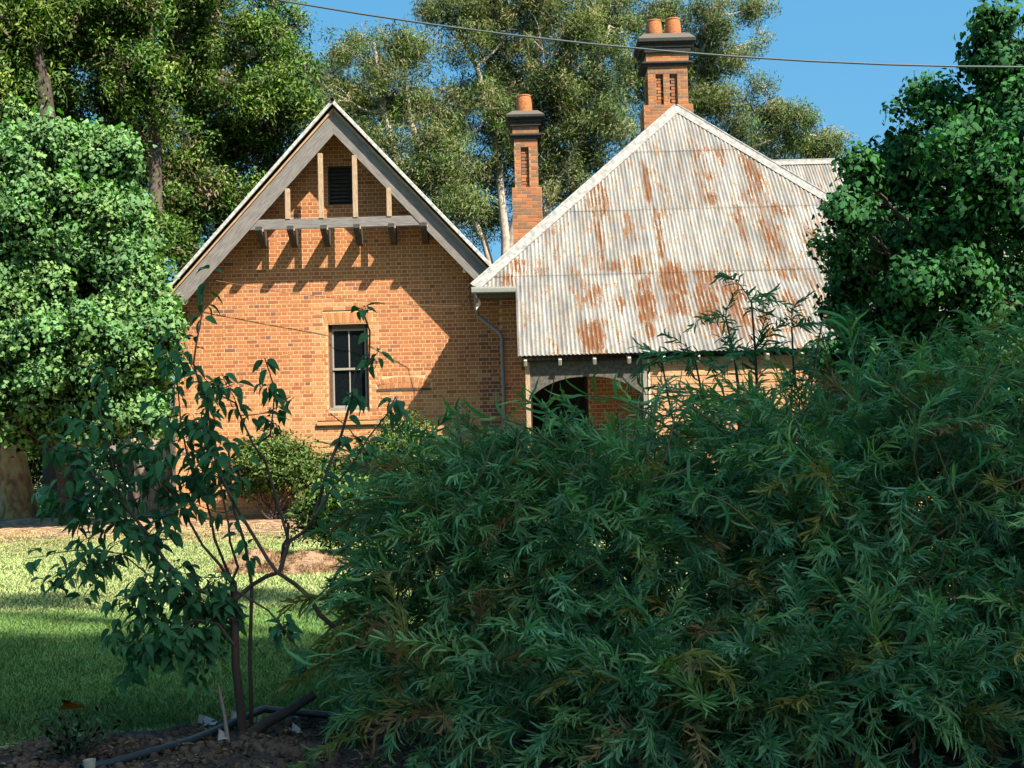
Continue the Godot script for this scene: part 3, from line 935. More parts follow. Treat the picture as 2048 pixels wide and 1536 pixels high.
	for k in 16:
		var u0 := HX + k * 0.7515
		for r in [[0.0, 2.2], [2.15, 6.9]]:
			var top := func(_u: float) -> float: return r[0]
			var bot := func(_u: float) -> float: return r[1]
			put("roof_sheet", corrugated(W(0, 9.63, -38), Vector3.RIGHT, ws, u0, u0 + 0.775, top, bot, 0.03 - r[0] * 0.002 + (k % 2) * 0.0022, Vector2(-2.5, 0.7)), M.zinc, wing)
	# ridge and hip capping in lapped lengths
	for s in [-1, 1]:
		var c0 := W(HX, 9.60, -31.17)
		var c1 := W(HX + 4.97 * s, 4.71, -26.2)
		var along := (c1 - c0).normalized()
		var nf := Vector3(0, 4.97, 4.89).normalized()
		var ns := Vector3(4.89 * s, 4.97, 0).normalized()
		var tf := nf.cross(along).normalized()
		if tf.x * s > 0: tf = -tf
		var tsd := ns.cross(along).normalized()
		if tsd.z > 0: tsd = -tsd
		var total := c0.distance_to(c1)
		var m := 5
		for i in m:
			var a := c0 + along * (total * i / m - (0.04 if i > 0 else 0.0))
			var b := c0 + along * (total * (i + 1) / m + 0.02)
			var lift := 0.056 - i * 0.005
			var cap := B.new()
			var up := (nf + ns).normalized() * (lift + 0.022)
			cap.quad_out(a + up, b + up, b + tf * 0.2 + nf * lift, a + tf * 0.2 + nf * lift, nf)
			cap.quad_out(a + up, b + up, b + tsd * 0.2 + ns * lift, a + tsd * 0.2 + ns * lift, ns)
			cap.quad_out(a + tf * 0.2 + nf * lift, b + tf * 0.2 + nf * lift, b + tf * 0.2 - nf * 0.0, a + tf * 0.2 - nf * 0.0, tf)
			cap.tube([a + up * 0.9, b + up * 0.9], 0.028, 0.028, 8)
			put("hip_capping", cap.done(), M.capping, roof)
	for i in 4:
		var a := HX + i * 3.0
		var cap := B.new()
		cap.quad(W(a, 9.70, -38), W(a, 9.52, -37.80), W(a + 3.02, 9.52, -37.80), W(a + 3.02, 9.70, -38))
		cap.quad(W(a + 3.02, 9.70, -38), W(a + 3.02, 9.52, -38.2), W(a, 9.52, -38.2), W(a, 9.70, -38))
		cap.tube([W(a, 9.69, -38), W(a + 3.02, 9.69, -38)], 0.03, 0.03, 8)
		put("ridge_capping", cap.done(), M.capping, wing)
	var rcap := B.new()
	rcap.tube([W(HX, 9.62, -31.1), W(HX, 9.62, -41)], 0.04, 0.04, 8)
	put("ridge_capping", rcap.done(), M.capping, roof)

	# gutter at the left corner, with its downpipe
	var gt := B.new()
	var gp := [Vector2(0, 0), Vector2(0, -0.1), Vector2(0.045, -0.12), Vector2(0.1, -0.1), Vector2(0.115, -0.03), Vector2(0.115, 0.005), Vector2(0.10, 0.005), Vector2(0.10, -0.03)]
	for i in gp.size() - 1:
		var a: Vector2 = gp[i]; var b: Vector2 = gp[i + 1]
		gt.quad(W(-0.78, 4.675 + a.y, -26.19 + a.x), W(-0.78, 4.675 + b.y, -26.19 + b.x), W(0.14, 4.665 + b.y, -26.19 + b.x), W(0.14, 4.665 + a.y, -26.19 + a.x))
	for x in [-0.78, 0.14]:
		for i in range(1, 5):
			gt.tri(W(x, 4.67, -26.19), W(x, 4.67 + gp[i].y, -26.19 + gp[i].x), W(x, 4.67 + gp[i + 1].y, -26.19 + gp[i + 1].x))
	put("gutter", gt.done(), M.gutter, o)
	wall_box("gutter_board", o, -0.74, 0.12, 4.46, 4.62, -26.25, -26.2, M.brown_wood)
	wall_box("eave_soffit", o, -0.74, 0.12, 4.47, 4.49, -26.8, -26.25, M.dark_wood)
	flat_prism("eave_bracket", o, [Vector2(-0.70, 4.46), Vector2(-0.70, 4.22), Vector2(-0.60, 4.34), Vector2(-0.62, 4.46)], -26.3, -26.27, M.white_wood)
	var dp := B.new()
	dp.tube([W(-0.70, 4.57, -26.15), W(-0.70, 4.46, -26.17), W(-0.69, 4.2, -26.62), W(-0.66, 4.13, -26.68), W(-0.24, 3.77, -26.67), W(-0.19, 3.68, -26.67), W(-0.175, 1.6, -26.67), W(-0.165, 0.0, -26.67)], 0.038, 0.038, 10)
	for q in [[-0.19, 3.5], [-0.18, 2.0]]:
		dp.tube([W(q[0], q[1] - 0.03, -26.67), W(q[0], q[1] + 0.03, -26.67)], 0.047, 0.047, 10)
	put("downpipe", dp.done(), M.downpipe, o)
	var rp := B.new()
	rp.tube([W(-0.72, 4.27, -26.35), W(-0.1, 4.29, -26.32), W(0.06, 4.29, -26.32)], 0.013, 0.018, 6)
	put("pipe", rp.done(), M.rust_rod, o)

	# verandah front: posts, arched valance, rafter ends, boarded wall
	for x in [0.30, 2.535]:
		timber("post", o, W(x, 0.1, -24.350), W(x, 3.0, -24.350), 0.09, 0.09, M.post_wood if x < 1 else M.grey_wood, Vector3.RIGHT)
	wall_box("corner_trim", o, 2.585, 2.625, 0.1, 3.0, -24.390, -24.285, M.white_wood, 0.004)
	var va := B.new()
	var seg := 16
	for i in seg:
		var xs := []
		for j in 2:
			var k := float(i + j) / seg
			var x := lerpf(0.345, 2.49, k)
			var q := absf(k * 2.0 - 1.0)
			xs.append([x, 2.70 - 0.36 * pow(q, 2.4)])
		for z in [-24.330, -24.370]:
			va.quad_out(W(xs[0][0], xs[0][1], z), W(xs[1][0], xs[1][1], z), W(xs[1][0], 3.0, z), W(xs[0][0], 3.0, z), Vector3(0, 0, 1 if z > -24.3 else -1))
		va.quad_out(W(xs[0][0], xs[0][1], -24.330), W(xs[1][0], xs[1][1], -24.330), W(xs[1][0], xs[1][1], -24.370), W(xs[0][0], xs[0][1], -24.370), Vector3.DOWN)
	put("arched_valance", va.done(), M.valance, o)
	for i in 13:
		var x := 0.265 + i * 0.654
		timber("rafter_end", o, W(x, 3.13, -24.420), W(x, 2.965, -24.135), 0.06, 0.125, M.white_wood, Vector3.UP)
	for i in 18:
		var y := 0.2 + i * 0.16
		var bd := B.new()
		bd.box(Vector3.ZERO, Vector3(6.1, 0.18, 0.018), Color.WHITE, 0.002, Basis(Vector3.RIGHT, -0.075))
		put("weatherboard", bd.done(), M.weatherboards[i % 3], o, Transform3D(Basis(Vector3.BACK, rnd(-0.0008, 0.0008)), W(5.68, y, -24.330)))
	wall_box("boarded_wall", o, 2.6, 8.73, 0.1, 3.0, -24.460, -24.360, M.dark_wood)
	wall_box("boarded_wall", o, 2.6, 2.7, 0.1, 3.0, -26.7, -24.470, M.valance)
	wall_box("boarded_wall", o, 8.6, 8.7, 0.1, 3.0, -26.7, -24.470, M.valance)

	# chimneys
	chimney(o, 3.69, 5.0, 3.83, 4.885, -33.6, 1.05, [6.5, 10.32, 11.37, 11.49, 11.72, 12.08, 12.26], [[4.03, 4.235], [4.40, 4.61]], [[4.09, 0.215, 0.49], [4.60, 0.215, 0.52]], 100)
	chimney(o, 0.125, 0.85, 0.205, 0.775, -31.0, 0.72, [4.5, 7.69, 8.9, 9.02, 9.2, 9.46, 9.6], [[0.36, 0.56]], [[0.48, 0.195, 0.44]], 90)

func chimney(o: Node3D, x0: float, x1: float, s0: float, s1: float, z: float, dep: float, ys: Array, panels: Array, pots: Array, limit: int) -> void:
	var setb := 0.06
	pointing = M.mortar_dark
	var st := B.new()
	var at := W((x0 + x1) * 0.5, ys[0], z)
	var L := func(x: float, y: float, zz: float) -> Vector3: return W(x, y, zz) - at
	var bx := func(b: B, xa: float, xb: float, ya: float, yb: float, za: float, zb: float, ch: float) -> void:
		b.box(L.call((xa + xb) * 0.5, (ya + yb) * 0.5, (za + zb) * 0.5), Vector3(xb - xa, yb - ya, zb - za), Color.WHITE, ch)
	bx.call(st, x0 + 0.012, x1 - 0.012, ys[0], ys[1], z - dep, z - 0.012, 0.0)
	bx.call(st, s0 + 0.07, s1 - 0.07, ys[1], ys[2], z - dep + setb + 0.07, z - setb - 0.085, 0.0)
	bx.call(st, s0 + 0.012, s1 - 0.012, ys[2] - 0.2, ys[2], z - dep + setb, z - setb - 0.012, 0.0)
	bx.call(st, s0 - 0.03, s1 + 0.03, ys[3], ys[4], z - dep + setb - 0.03, z - setb + 0.02, 0.0)
	var c := put("chimney", st.done(), M.mortar_dark, o, Transform3D(Basis.IDENTITY, at))
	var left := [limit]
	var keep := func(_x: float, y: float) -> bool:
		if left[0] > 0 and y > ys[1] - 2.2:
			left[0] -= 1
			return true
		return false
	var K := func(v: float) -> Callable: return func(_y: float) -> float: return v
	var Z := func(zz: float) -> Vector3: return W(0, 0, zz) - at
	var y00: float = ys[1] - floorf((ys[1] - ys[0]) / COURSE) * COURSE
	brick_face(c, Z.call(z - 0.01), Vector3.RIGHT, Vector3.BACK, y00, ys[1], K.call(x0), K.call(x1), [], tone_chimney, keep, true)
	# side of the base towards the left
	brick_face(c, L.call(x0 + 0.01, 0, z), Vector3.BACK, Vector3.LEFT, y00, ys[1], K.call(-dep), K.call(-0.012), [], tone_chimney, never, true)
	# pilasters round sunk panels
	var y1: float = ys[1]
	var ytop: float = ys[2] - 0.2
	var edges := [s0]
	for p in panels: edges.append(p[0]); edges.append(p[1])
	edges.append(s1)
	for i in range(0, edges.size(), 2):
		var pb := B.new()
		bx.call(pb, edges[i] + 0.01, edges[i + 1] - 0.01, y1, ytop, z - setb - 0.12, z - setb - 0.012, 0.0)
		put("pilaster", pb.done(), M.mortar_dark, c)
		brick_face(c, Z.call(z - setb - 0.01), Vector3.RIGHT, Vector3.BACK, y1, y1 + round((ytop - y1) / COURSE) * COURSE, K.call(edges[i]), K.call(edges[i + 1]), [], tone_chimney, keep, true)
	for p in panels:
		brick_face(c, Z.call(z - setb - 0.085), Vector3.RIGHT, Vector3.BACK, y1, y1 + round((ytop - y1) / COURSE) * COURSE, K.call(p[0]), K.call(p[1]), [], tone_chimney, never, true)
	var pb2 := B.new()
	bx.call(pb2, s0, s0 + 0.12, y1, ytop, z - setb - 0.22, z - setb - 0.02, 0.0)
	bx.call(pb2, s0, s0 + 0.12, y1, ytop, z - dep + setb, z - dep + setb + 0.2, 0.0)
	put("pilaster", pb2.done(), M.brick_plain, c)
	brick_face(c, Z.call(z - setb - 0.01), Vector3.RIGHT, Vector3.BACK, ys[2] - 0.2, ys[2] - 0.2 + 2 * COURSE, K.call(s0), K.call(s1), [], tone_chimney, keep, true)
	brick_face(c, Z.call(z - setb + 0.022), Vector3.RIGHT, Vector3.BACK, ys[3], ys[3] + round((ys[4] - ys[3]) / COURSE) * COURSE, K.call(s0 - 0.035), K.call(s1 + 0.035), [], tone_chimney, keep, true)
	var top := B.new()
	# shoulder, band, corbels
	var ov := x0 - 0.0
	bx.call(top, ov, x1, ys[2], ys[2] + 0.05, z - dep, z - 0.01, 0.01)
	bx.call(top, ov - 0.03, x1 + 0.03, ys[2] + 0.05, ys[3], z - dep - 0.03, z + 0.03, 0.02)
	var q: float = (ys[5] - ys[4])
	bx.call(top, s0 - 0.09, s1 + 0.09, ys[4], ys[4] + q * 0.34, z - dep - 0.02, z + 0.03, 0.01)
	bx.call(top, x0 - 0.05, x1 + 0.05, ys[4] + q * 0.34, ys[4] + q * 0.62, z - dep - 0.06, z + 0.06, 0.012)
	bx.call(top, x0 - 0.08, x1 + 0.08, ys[4] + q * 0.62, ys[4] + q * 0.72, z - dep - 0.1, z + 0.1, 0.008)
	bx.call(top, x0 - 0.115, x1 + 0.115, ys[4] + q * 0.72, ys[5], z - dep - 0.14, z + 0.14, 0.016)
	put("corbel", top.done(), M.soot, c)
	var fr := B.new()
	var a0: float = x0 - 0.11; var a1: float = x1 + 0.11
	var b0: float = x0 + 0.07; var b1: float = x1 - 0.05
	var za: float = z + 0.135; var zb: float = z - dep - 0.135
	var zc: float = z - 0.06; var zd: float = z - dep + 0.06
	var lo := [L.call(a0, ys[5], za), L.call(a1, ys[5], za), L.call(a1, ys[5], zb), L.call(a0, ys[5], zb)]
	var hi := [L.call(b0, ys[6], zc), L.call(b1, ys[6], zc), L.call(b1, ys[6], zd), L.call(b0, ys[6], zd)]
	for i in 4:
		var j := (i + 1) % 4
		fr.quad(lo[i], lo[j], hi[j], hi[i])
	fr.quad(hi[0], hi[1], hi[2], hi[3])
	put("weathering", fr.done(), M.cement, c)
	for p in pots:
		var b := B.new()
		var r: float = p[1]; var h: float = p[2]
		b.lathe([Vector2(r * 0.97, -0.05), Vector2(r, 0.0), Vector2(r * 1.02, h * 0.25), Vector2(r * 1.0, h * 0.5), Vector2(r * 0.93, h * 0.8), Vector2(r * 0.86, h * 0.9), Vector2(r * 0.86, h * 0.93), Vector2(r * 0.91, h * 0.94), Vector2(r * 0.9, h), Vector2(r * 0.76, h), Vector2(r * 0.74, h * 0.4)], L.call(p[0], ys[6], z - dep * 0.5), 24)
		put("chimney_pot", b.done(), M.terracotta, c)
# ------------------------------------------------------------------ ground
func patch_sheet(called: String, outline: Array, y: float, m: Material, step := 0.0) -> MeshInstance3D:
	var st := B.new()
	var poly := PackedVector2Array(outline)
	var tris := Geometry2D.triangulate_polygon(poly)
	for i in range(0, tris.size(), 3):
		var a := poly[tris[i]]; var b := poly[tris[i + 1]]; var d := poly[tris[i + 2]]
		var base := st.vert(Vector3(a.x, y, a.y), Vector3.UP)
		st.vert(Vector3(b.x, y, b.y), Vector3.UP); st.vert(Vector3(d.x, y, d.y), Vector3.UP)
		if (b - a).cross(d - a) < 0.0: st.tri_i(base, base + 1, base + 2)
		else: st.tri_i(base, base + 2, base + 1)
	return put(called, st.done(), m)

func wavy(pts: Array, amount: float) -> Array:
	var out := []
	for i in pts.size():
		var a: Vector2 = pts[i]
		var b: Vector2 = pts[(i + 1) % pts.size()]
		var m := maxi(int(a.distance_to(b) / 0.35), 1)
		for k in m:
			var f := float(k) / m
			out.append(a.lerp(b, f) + Vector2(rnd(-amount, amount), rnd(-amount, amount)))
	return out

func blade_patch(count: int, size: float, h0: float, h1: float, w: float) -> ArrayMesh:
	var st := B.new()
	for i in count:
		var p := Vector3(rnd(-size, size), -0.005, rnd(-size, size))
		var g := rnd(0, TAU)
		var side := Vector3(cos(g), 0, sin(g))
		var d := (Vector3.UP + rdir() * 0.75).normalized()
		var h := rnd(h0, h1)
		var b := rnd(0.7, 1.25)
		var col := Color(b * rnd(0.9, 1.25), b, b * rnd(0.8, 1.1))
		var nn := (Vector3.UP * 0.7 + side.cross(d) * 0.7).normalized()
		var i0 := st.vert(p - side * w, nn, Vector2.ZERO, col)
		st.vert(p + side * w, nn, Vector2.ZERO, col)
		st.vert(p + d * h * 0.6 + side * w * 0.8, nn, Vector2.ZERO, col)
		st.vert(p + d * h + Vector3(d.x, -0.2, d.z) * h * 0.4, nn, Vector2.ZERO, col)
		st.vert(p + d * h * 0.6 - side * w * 0.8, nn, Vector2.ZERO, col)
		st.tri_i(i0, i0 + 1, i0 + 2); st.tri_i(i0, i0 + 2, i0 + 4); st.tri_i(i0 + 4, i0 + 2, i0 + 3)
	return st.done()

func bed_edge(x: float) -> float:      # where the lawn meets the garden bed
	return -7.1 + 0.45 * clampf(-1.6 - x, 0.0, 1.3) - 0.06 * sin(x * 5.0) - 0.4 * clampf(x + 1.4, 0.0, 2.0)

func ground() -> void:
	var lawn := B.new()
	lawn.quad(Vector3(-400, 0, 60), Vector3(400, 0, 60), Vector3(400, 0, -600), Vector3(-400, 0, -600))
	tag(put("lawn", lawn.done(), M.lawn), "", "", "", "structure")
	tag(patch_sheet("dirt_path", wavy([Vector2(-14, -23.6), Vector2(-9, -23.2), Vector2(-4, -22.8), Vector2(3, -22.6), Vector2(14, -23.6), Vector2(14, -27.6), Vector2(-7.2, -27.7), Vector2(-9, -29.0), Vector2(-14, -29.6)], 0.12), 0.004, M.path_or_trough_tone), "", "", "", "structure")
	var bed := [Vector2(6, -4.0), Vector2(-4.5, -4.0), Vector2(-4.5, -5.2), Vector2(-3.1, -6.2)]
	var x := -2.6
	while x < 6.0:
		bed.append(Vector2(x, bed_edge(x)))
		x += 0.3
	tag(patch_sheet("garden_bed", wavy(bed, 0.05), 0.008, M.soil), "", "", "", "structure")
	# grass
	var near := [blade_patch(110, 0.16, 0.03, 0.075, 0.0022), blade_patch(110, 0.16, 0.03, 0.06, 0.0022), blade_patch(90, 0.16, 0.035, 0.085, 0.0025)]
	var far := [blade_patch(120, 0.3, 0.03, 0.055, 0.005), blade_patch(120, 0.3, 0.03, 0.06, 0.005)]
	var xs := [[], [], [], [], []]
	var cs := [[], [], [], [], []]
	var nz := FastNoiseLite.new()
	nz.seed = 4; nz.frequency = 0.35
	for i in 5200:
		var p := Vector3(rnd(-6.6, 0.5), 0, rnd(-12.0, -5.5))
		if p.z > bed_edge(p.x) - 0.1 + rnd(-0.12, 0.1) or p.z > -5.9: continue
		if p.x < -0.45 * -p.z - 1.6: continue
		var k := rng.randi_range(0, 2)
		var f := 1.0 + nz.get_noise_2d(p.x, p.z) * 0.5
		xs[k].append(Transform3D(Basis(Vector3.UP, rnd(0, TAU)).scaled(Vector3(1, rnd(0.7, 1.2), 1)), p))
		cs[k].append(Color(0.16 * f * rnd(0.9, 1.2), 0.3 * f, 0.095 * f))  # shaded near lawn: shade put into a darker blade tint
	for i in 3200:
		var p := Vector3(rnd(-11.0, -0.8), 0, rnd(-25.0, -11.5))
		if p.x < -0.42 * -p.z - 0.6: continue
		var dry := clampf((-p.z - 20.0 + nz.get_noise_2d(p.x * 0.7, p.z * 0.7) * 5.0) / 3.0, 0.0, 1.0)
		if dry > 0.5 and rng.randf() < dry * 0.85: continue
		var k := rng.randi_range(3, 4)
		var f := 1.0 + nz.get_noise_2d(p.x, p.z) * 0.45
		xs[k].append(Transform3D(Basis(Vector3.UP, rnd(0, TAU)).scaled(Vector3(1, rnd(0.7, 1.2), 1)), p))
		cs[k].append(Color(lerpf(0.35, 0.44, dry) * f, lerpf(0.43, 0.34, dry) * f, lerpf(0.19, 0.18, dry) * f))  # sunlit far lawn: sunlight put into a paler blade tint
	var g := thing("grass", "short mown lawn grass, sunlit beyond and shaded near the bed", "grass")
	g.set_meta("kind", "stuff")
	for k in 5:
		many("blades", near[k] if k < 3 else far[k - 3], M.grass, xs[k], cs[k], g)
	# leaf litter and clods on the bed
	var lit := B.new()
	for i in 6:
		leaf_quad(lit, Vector3(rnd(-0.06, 0.06), 0.012, rnd(-0.06, 0.06)), Vector3(rnd(-1, 1), rnd(-0.1, 0.35), rnd(-1, 1)).normalized(), Vector3(rnd(-1, 1), 0.1, rnd(-1, 1)).normalized(), rnd(0.02, 0.05), rnd(0.008, 0.018), Color.WHITE * rnd(0.6, 1.2))
	var clod := B.new()
	for i in 5:
		var q := Vector3(rnd(-0.06, 0.06), 0, rnd(-0.06, 0.06))
		clod.lathe([Vector2(0.0, 0.02), Vector2(0.012, 0.016), Vector2(0.018, 0.004), Vector2(0.016, -0.01)], q, 5)
	var a := [[], []]
	var b := [[], []]
	for i in 900:
		var p := Vector3(rnd(-2.9, -0.3), 0.008, rnd(-7.3, -5.2))
		if p.z < bed_edge(p.x) + 0.05: continue
		var k := 0 if rng.randf() < 0.55 else 1
		a[k].append(Transform3D(Basis(Vector3.UP, rnd(0, TAU)).scaled(Vector3.ONE * rnd(0.6, 1.5)), p))
		b[k].append([Color(0.22, 0.13, 0.07), Color(0.13, 0.075, 0.045), Color(0.3, 0.22, 0.15), Color(0.16, 0.12, 0.08)][rng.randi_range(0, 3)] if k == 0 else Color(0.07, 0.05, 0.035) * rnd(0.7, 1.4))
	tag(many("leaf_litter", lit.done(), M.grass, a[0], b[0]), "dry brown leaf litter strewn over the dark garden bed", "leaf litter", "", "stuff")
	tag(many("soil_clods", clod.done(), M.clod, a[1], b[1]), "small crumbs and clods of dark soil on the garden bed", "soil", "", "stuff")

# ------------------------------------------------------------------ small things in the foreground and on the lawn
func small_things() -> void:
	# hose
	var h := B.new()
	h.tube([Vector3(-2.05, 0.035, -6.02), Vector3(-1.95, 0.03, -6.12), Vector3(-1.8, 0.03, -6.35), Vector3(-1.68, 0.03, -6.55), Vector3(-1.6, 0.035, -6.72), Vector3(-1.5, 0.06, -6.86), Vector3(-1.38, 0.1, -6.95), Vector3(-1.25, 0.07, -7.0), Vector3(-1.0, 0.03, -7.05), Vector3(-0.7, 0.03, -7.0)], 0.02, 0.02, 10)
	tag(put("garden_hose", h.done(), M.hose), "dark garden hose running across the soil bed to the sapling's foot", "hose")
	# broken prop beside the stem and a thick dead stump leaning from it
	var s1 := B.new()
	s1.tube([Vector3(-1.5, 0.0, -6.62), Vector3(-1.52, 0.12, -6.65), Vector3(-1.555, 0.29, -6.66)], 0.011, 0.008, 6)
	tag(put("garden_stake", s1.done(), M.pale_bark), "short pale broken stick standing left of the sapling stem", "stick")
	var s2 := B.new()
	s2.tube([Vector3(-1.44, -0.02, -6.75), Vector3(-1.33, 0.07, -6.74), Vector3(-1.2, 0.13, -6.76), Vector3(-1.08, 0.2, -6.8)], 0.034, 0.022, 8)
	tag(put("fallen_branch", s2.done(), M.dark_bark), "thick dark dead branch leaning from the foot of the sapling", "branch")
	# orange dead leaf in the grass, pale scraps by the stem
	var lf := B.new()
	leaf_quad(lf, Vector3.ZERO, Vector3(1, 0.18, -0.2).normalized(), Vector3(0.1, 0.3, 1).normalized(), 0.16, 0.11, Color(0.7, 0.14, 0.05), 0.3)
	leaf_quad(lf, Vector3(0.04, 0.03, 0), Vector3(0.5, 0.35, 0.5).normalized(), Vector3(1, 0.0, -0.4).normalized(), 0.1, 0.07, Color(0.36, 0.09, 0.04), 0.3)
	var ol := put("dead_leaf", lf.done(), M.grass, self, Transform3D(Basis.IDENTITY, Vector3(-2.58, 0.07, -7.2)))
	tag(ol, "large orange-red dead leaf lying at the lawn's edge", "leaf")
	var scraps := [[-1.68, -6.98, 0.065, "white torn paper scrap lying on the soil left of the sapling stem"], [-1.52, -6.62, 0.03, "small bluish white scrap beside the hose below the sapling stem"], [-1.16, -6.72, 0.03, "small pale scrap on the soil under the feathery shrub's edge"], [-1.56, -7.1, 0.03, "folded pale scrap just behind the sapling stem"]]
	for i in scraps.size():
		var c = scraps[i]
		var pb := B.new()
		var z: float = c[2]
		pb.quad(Vector3(-z, 0.004, z * 0.3), Vector3(z * 0.9, 0.012, z * 0.5), Vector3(z * 0.5, 0.02, -z * 0.5), Vector3(-z * 0.4, 0.045, -z * 0.55))
		pb.tri(Vector3(-z, 0.004, z * 0.3), Vector3(-z * 0.4, 0.045, -z * 0.55), Vector3(-z * 0.9, 0.06, -z * 0.2))
		var o := put("paper_scrap" if i == 0 else "paper_scrap_%03d" % i, pb.done(), M.paper, self, Transform3D(Basis.IDENTITY, Vector3(c[0], 0.012, c[1])))
		tag(o, c[3], "paper scrap")
	# plastic tree tube at the bottom edge
	var cup := B.new()
	cup.lathe([Vector2(0.02, 0.0), Vector2(0.024, 0.04), Vector2(0.03, 0.085), Vector2(0.027, 0.085), Vector2(0.02, 0.02)], Vector3.ZERO, 12)
	tag(put("plant_marker", cup.done(), M.cup, self, Transform3D(Basis(Vector3.BACK, 0.08), Vector3(-1.99, 0, -5.98))), "cream plastic plant marker stuck in the soil at the bottom edge", "plant marker")
	# little bedding plant
	var fp := thing("bedding_plant", "small low bluish green plant at the corner of the garden bed", "plant", Vector3(-2.18, 0, -6.35))
	var st := B.new()
	var lv := B.new()
	for i in 22:
		var e := Vector3(rnd(-0.22, 0.3), rnd(0.08, 0.27), rnd(-0.16, 0.16))
		st.tube([Vector3(e.x * 0.15, 0, e.z * 0.15), e * 0.6 + Vector3.UP * 0.04, e], 0.004, 0.002, 4)
		for k in 9:
			var f := rnd(0.35, 1.0)
			leaf_quad(lv, e * f, (rdir() + Vector3.UP * 0.3).normalized(), rdir(), rnd(0.03, 0.055), rnd(0.014, 0.024), Color(0.07, 0.16, 0.09) * rnd(0.7, 1.4))
	put("stem", st.done(), M.dark_bark, fp)
	put("foliage", lv.done(), M.leaf, fp).set_meta("kind", "stuff")
	# hay heaps on the lawn
	for q in [[-3.17, -15.7, 0.42, 0.27, "brown heap of dry grass clippings on the lawn behind the sapling stem, left mound"], [-2.55, -15.6, 0.5, 0.23, "flatter brown heap of dry clippings on the lawn beside the feathery shrub"]]:
		var o := thing("clippings_heap", q[4], "clippings heap", Vector3(q[0], 0, q[1]), "heaps of clippings on the lawn")
		var hp := B.new()
		hp.lathe([Vector2(q[2] * 1.15, -0.01), Vector2(q[2] * 0.8, q[3] * 0.38), Vector2(q[2] * 0.42, q[3] * 0.8), Vector2(q[2] * 0.15, q[3]), Vector2(0.0, q[3] * 1.02)], Vector3.ZERO, 14)
		put("mound", hp.done(), M.straw, o)
		var bl := blade_patch(26, 0.06, 0.05, 0.11, 0.004)
		var xs := []; var cs := []
		for i in 260:
			var r: float = sqrt(rng.randf()) * q[2] * 1.2
			var g := rnd(0, TAU)
			var hh: float = q[3] * clampf(1.0 - r / (q[2] * 1.1), 0.0, 1.0)
			xs.append(Transform3D(basis_to(rdir() + Vector3.UP * 0.3, 0), Vector3(cos(g) * r, hh, sin(g) * r)))
			cs.append(Color(0.3, 0.19, 0.11) * rnd(0.6, 1.3))
		many("straw", bl, M.grass, xs, cs, o)
	# post and marker far left
	var po := B.new()
	po.box(Vector3(0, 0.75, 0), Vector3(0.16, 1.9, 0.14), Color.WHITE, 0.01)
	tag(put("fence_post", po.done(), M.grey_wood, self, Transform3D(Basis(Vector3.BACK, 0.02), Vector3(-10.0, 0, -32.0))), "weathered grey timber post in front of the twisted trunk", "post")
	var wb := B.new()
	wb.box(Vector3(0, 0.2, 0), Vector3(0.24, 0.42, 0.2), Color.WHITE, 0.02)
	wb.box(Vector3(0, 0.03, 0), Vector3(0.4, 0.08, 0.3), Color.WHITE, 0.01)
	tag(put("marker_block", wb.done(), M.white_paint, self, Transform3D(Basis(Vector3.UP, 0.3), Vector3(-10.75, 0, -32.6))), "low white painted block on the grass below the leafy tree", "marker block")
	var rl := B.new()
	rl.box(Vector3(0, 0.62, 0), Vector3(0.55, 0.05, 0.05), Color.WHITE, 0.005)
	rl.box(Vector3(0.22, 0.3, 0), Vector3(0.05, 0.62, 0.05), Color.WHITE, 0.005)
	rl.box(Vector3(-0.22, 0.3, 0), Vector3(0.05, 0.62, 0.05), Color.WHITE, 0.005)
	tag(put("white_rail", rl.done(), M.white_paint, self, Transform3D(Basis.IDENTITY, Vector3(-10.15, 0, -32.8))), "short white rail beside the white block far left", "rail")
	# cables
	var cb := B.new()
	var pts := []
	for i in 25:
		var x := lerpf(-7.0, 10.0, i / 24.0)
		pts.append(Vector3(x, 5.37 - 0.153 * x + 0.0125 * x * x, -12.0))
	cb.tube(pts, 0.0095, 0.0095, 6)
	tag(put("overhead_cable", cb.done(), M.cable), "dark twisted overhead cable sagging across the sky above the roofs", "cable")
	var sw := B.new()
	sw.tube([Vector3(-12.0, 6.6, -27.45), Vector3(-9.5, 5.85, -27.42), Vector3(-7.27, 5.32, -27.4), Vector3(-4.93, 4.84, -27.38), Vector3(-2.79, 4.54, -27.3), Vector3(-1.5, 4.4, -27.0), Vector3(-0.72, 4.33, -26.4)], 0.007, 0.007, 5)
	tag(put("service_wire", sw.done(), M.rust_rod), "thin sagging wire strung across the gable wall above the window", "wire")

# ------------------------------------------------------------------ feathery shrub and sapling
func strip_leaf(st: B, p: Vector3, d: Vector3, up: Vector3, l: float, w: float, droop: float, twist: float, col: Color) -> void:
	var segs := 7
	var q := p
	var sway := rnd(-1.4, 1.4)
	var wig := rnd(0.25, 0.6)
	var ph0 := rnd(0, TAU)
	var dir := d
	var side := dir.cross(up).normalized()
	var base := st.v.size()
	for i in segs + 1:
		var k := float(i) / segs
		var ww := w * 0.5 * pow(sin(PI * clampf(0.06 + k * 0.94, 0.0, 1.0)), 0.7) + 0.0004
		if i == segs: ww = 0.0005
		var nn := side.cross(dir).normalized()
		st.vert(q - side * ww, (nn - side * 0.35).normalized(), Vector2(0, k), col)
		st.vert(q + side * ww, (nn + side * 0.35).normalized(), Vector2(1, k), col)
		q += dir * (l / segs)
		dir = (dir + Vector3.DOWN * droop * l / segs * 6.0 + side * (sway / segs * 0.7 + wig * sin(ph0 + k * 9.0) * 0.5)).normalized()
		side = (side - dir * side.dot(dir)).normalized().rotated(dir, twist / segs)
	for i in segs:
		var a := base + i * 2
		st.tri_i(a, a + 1, a + 3); st.tri_i(a, a + 3, a + 2)

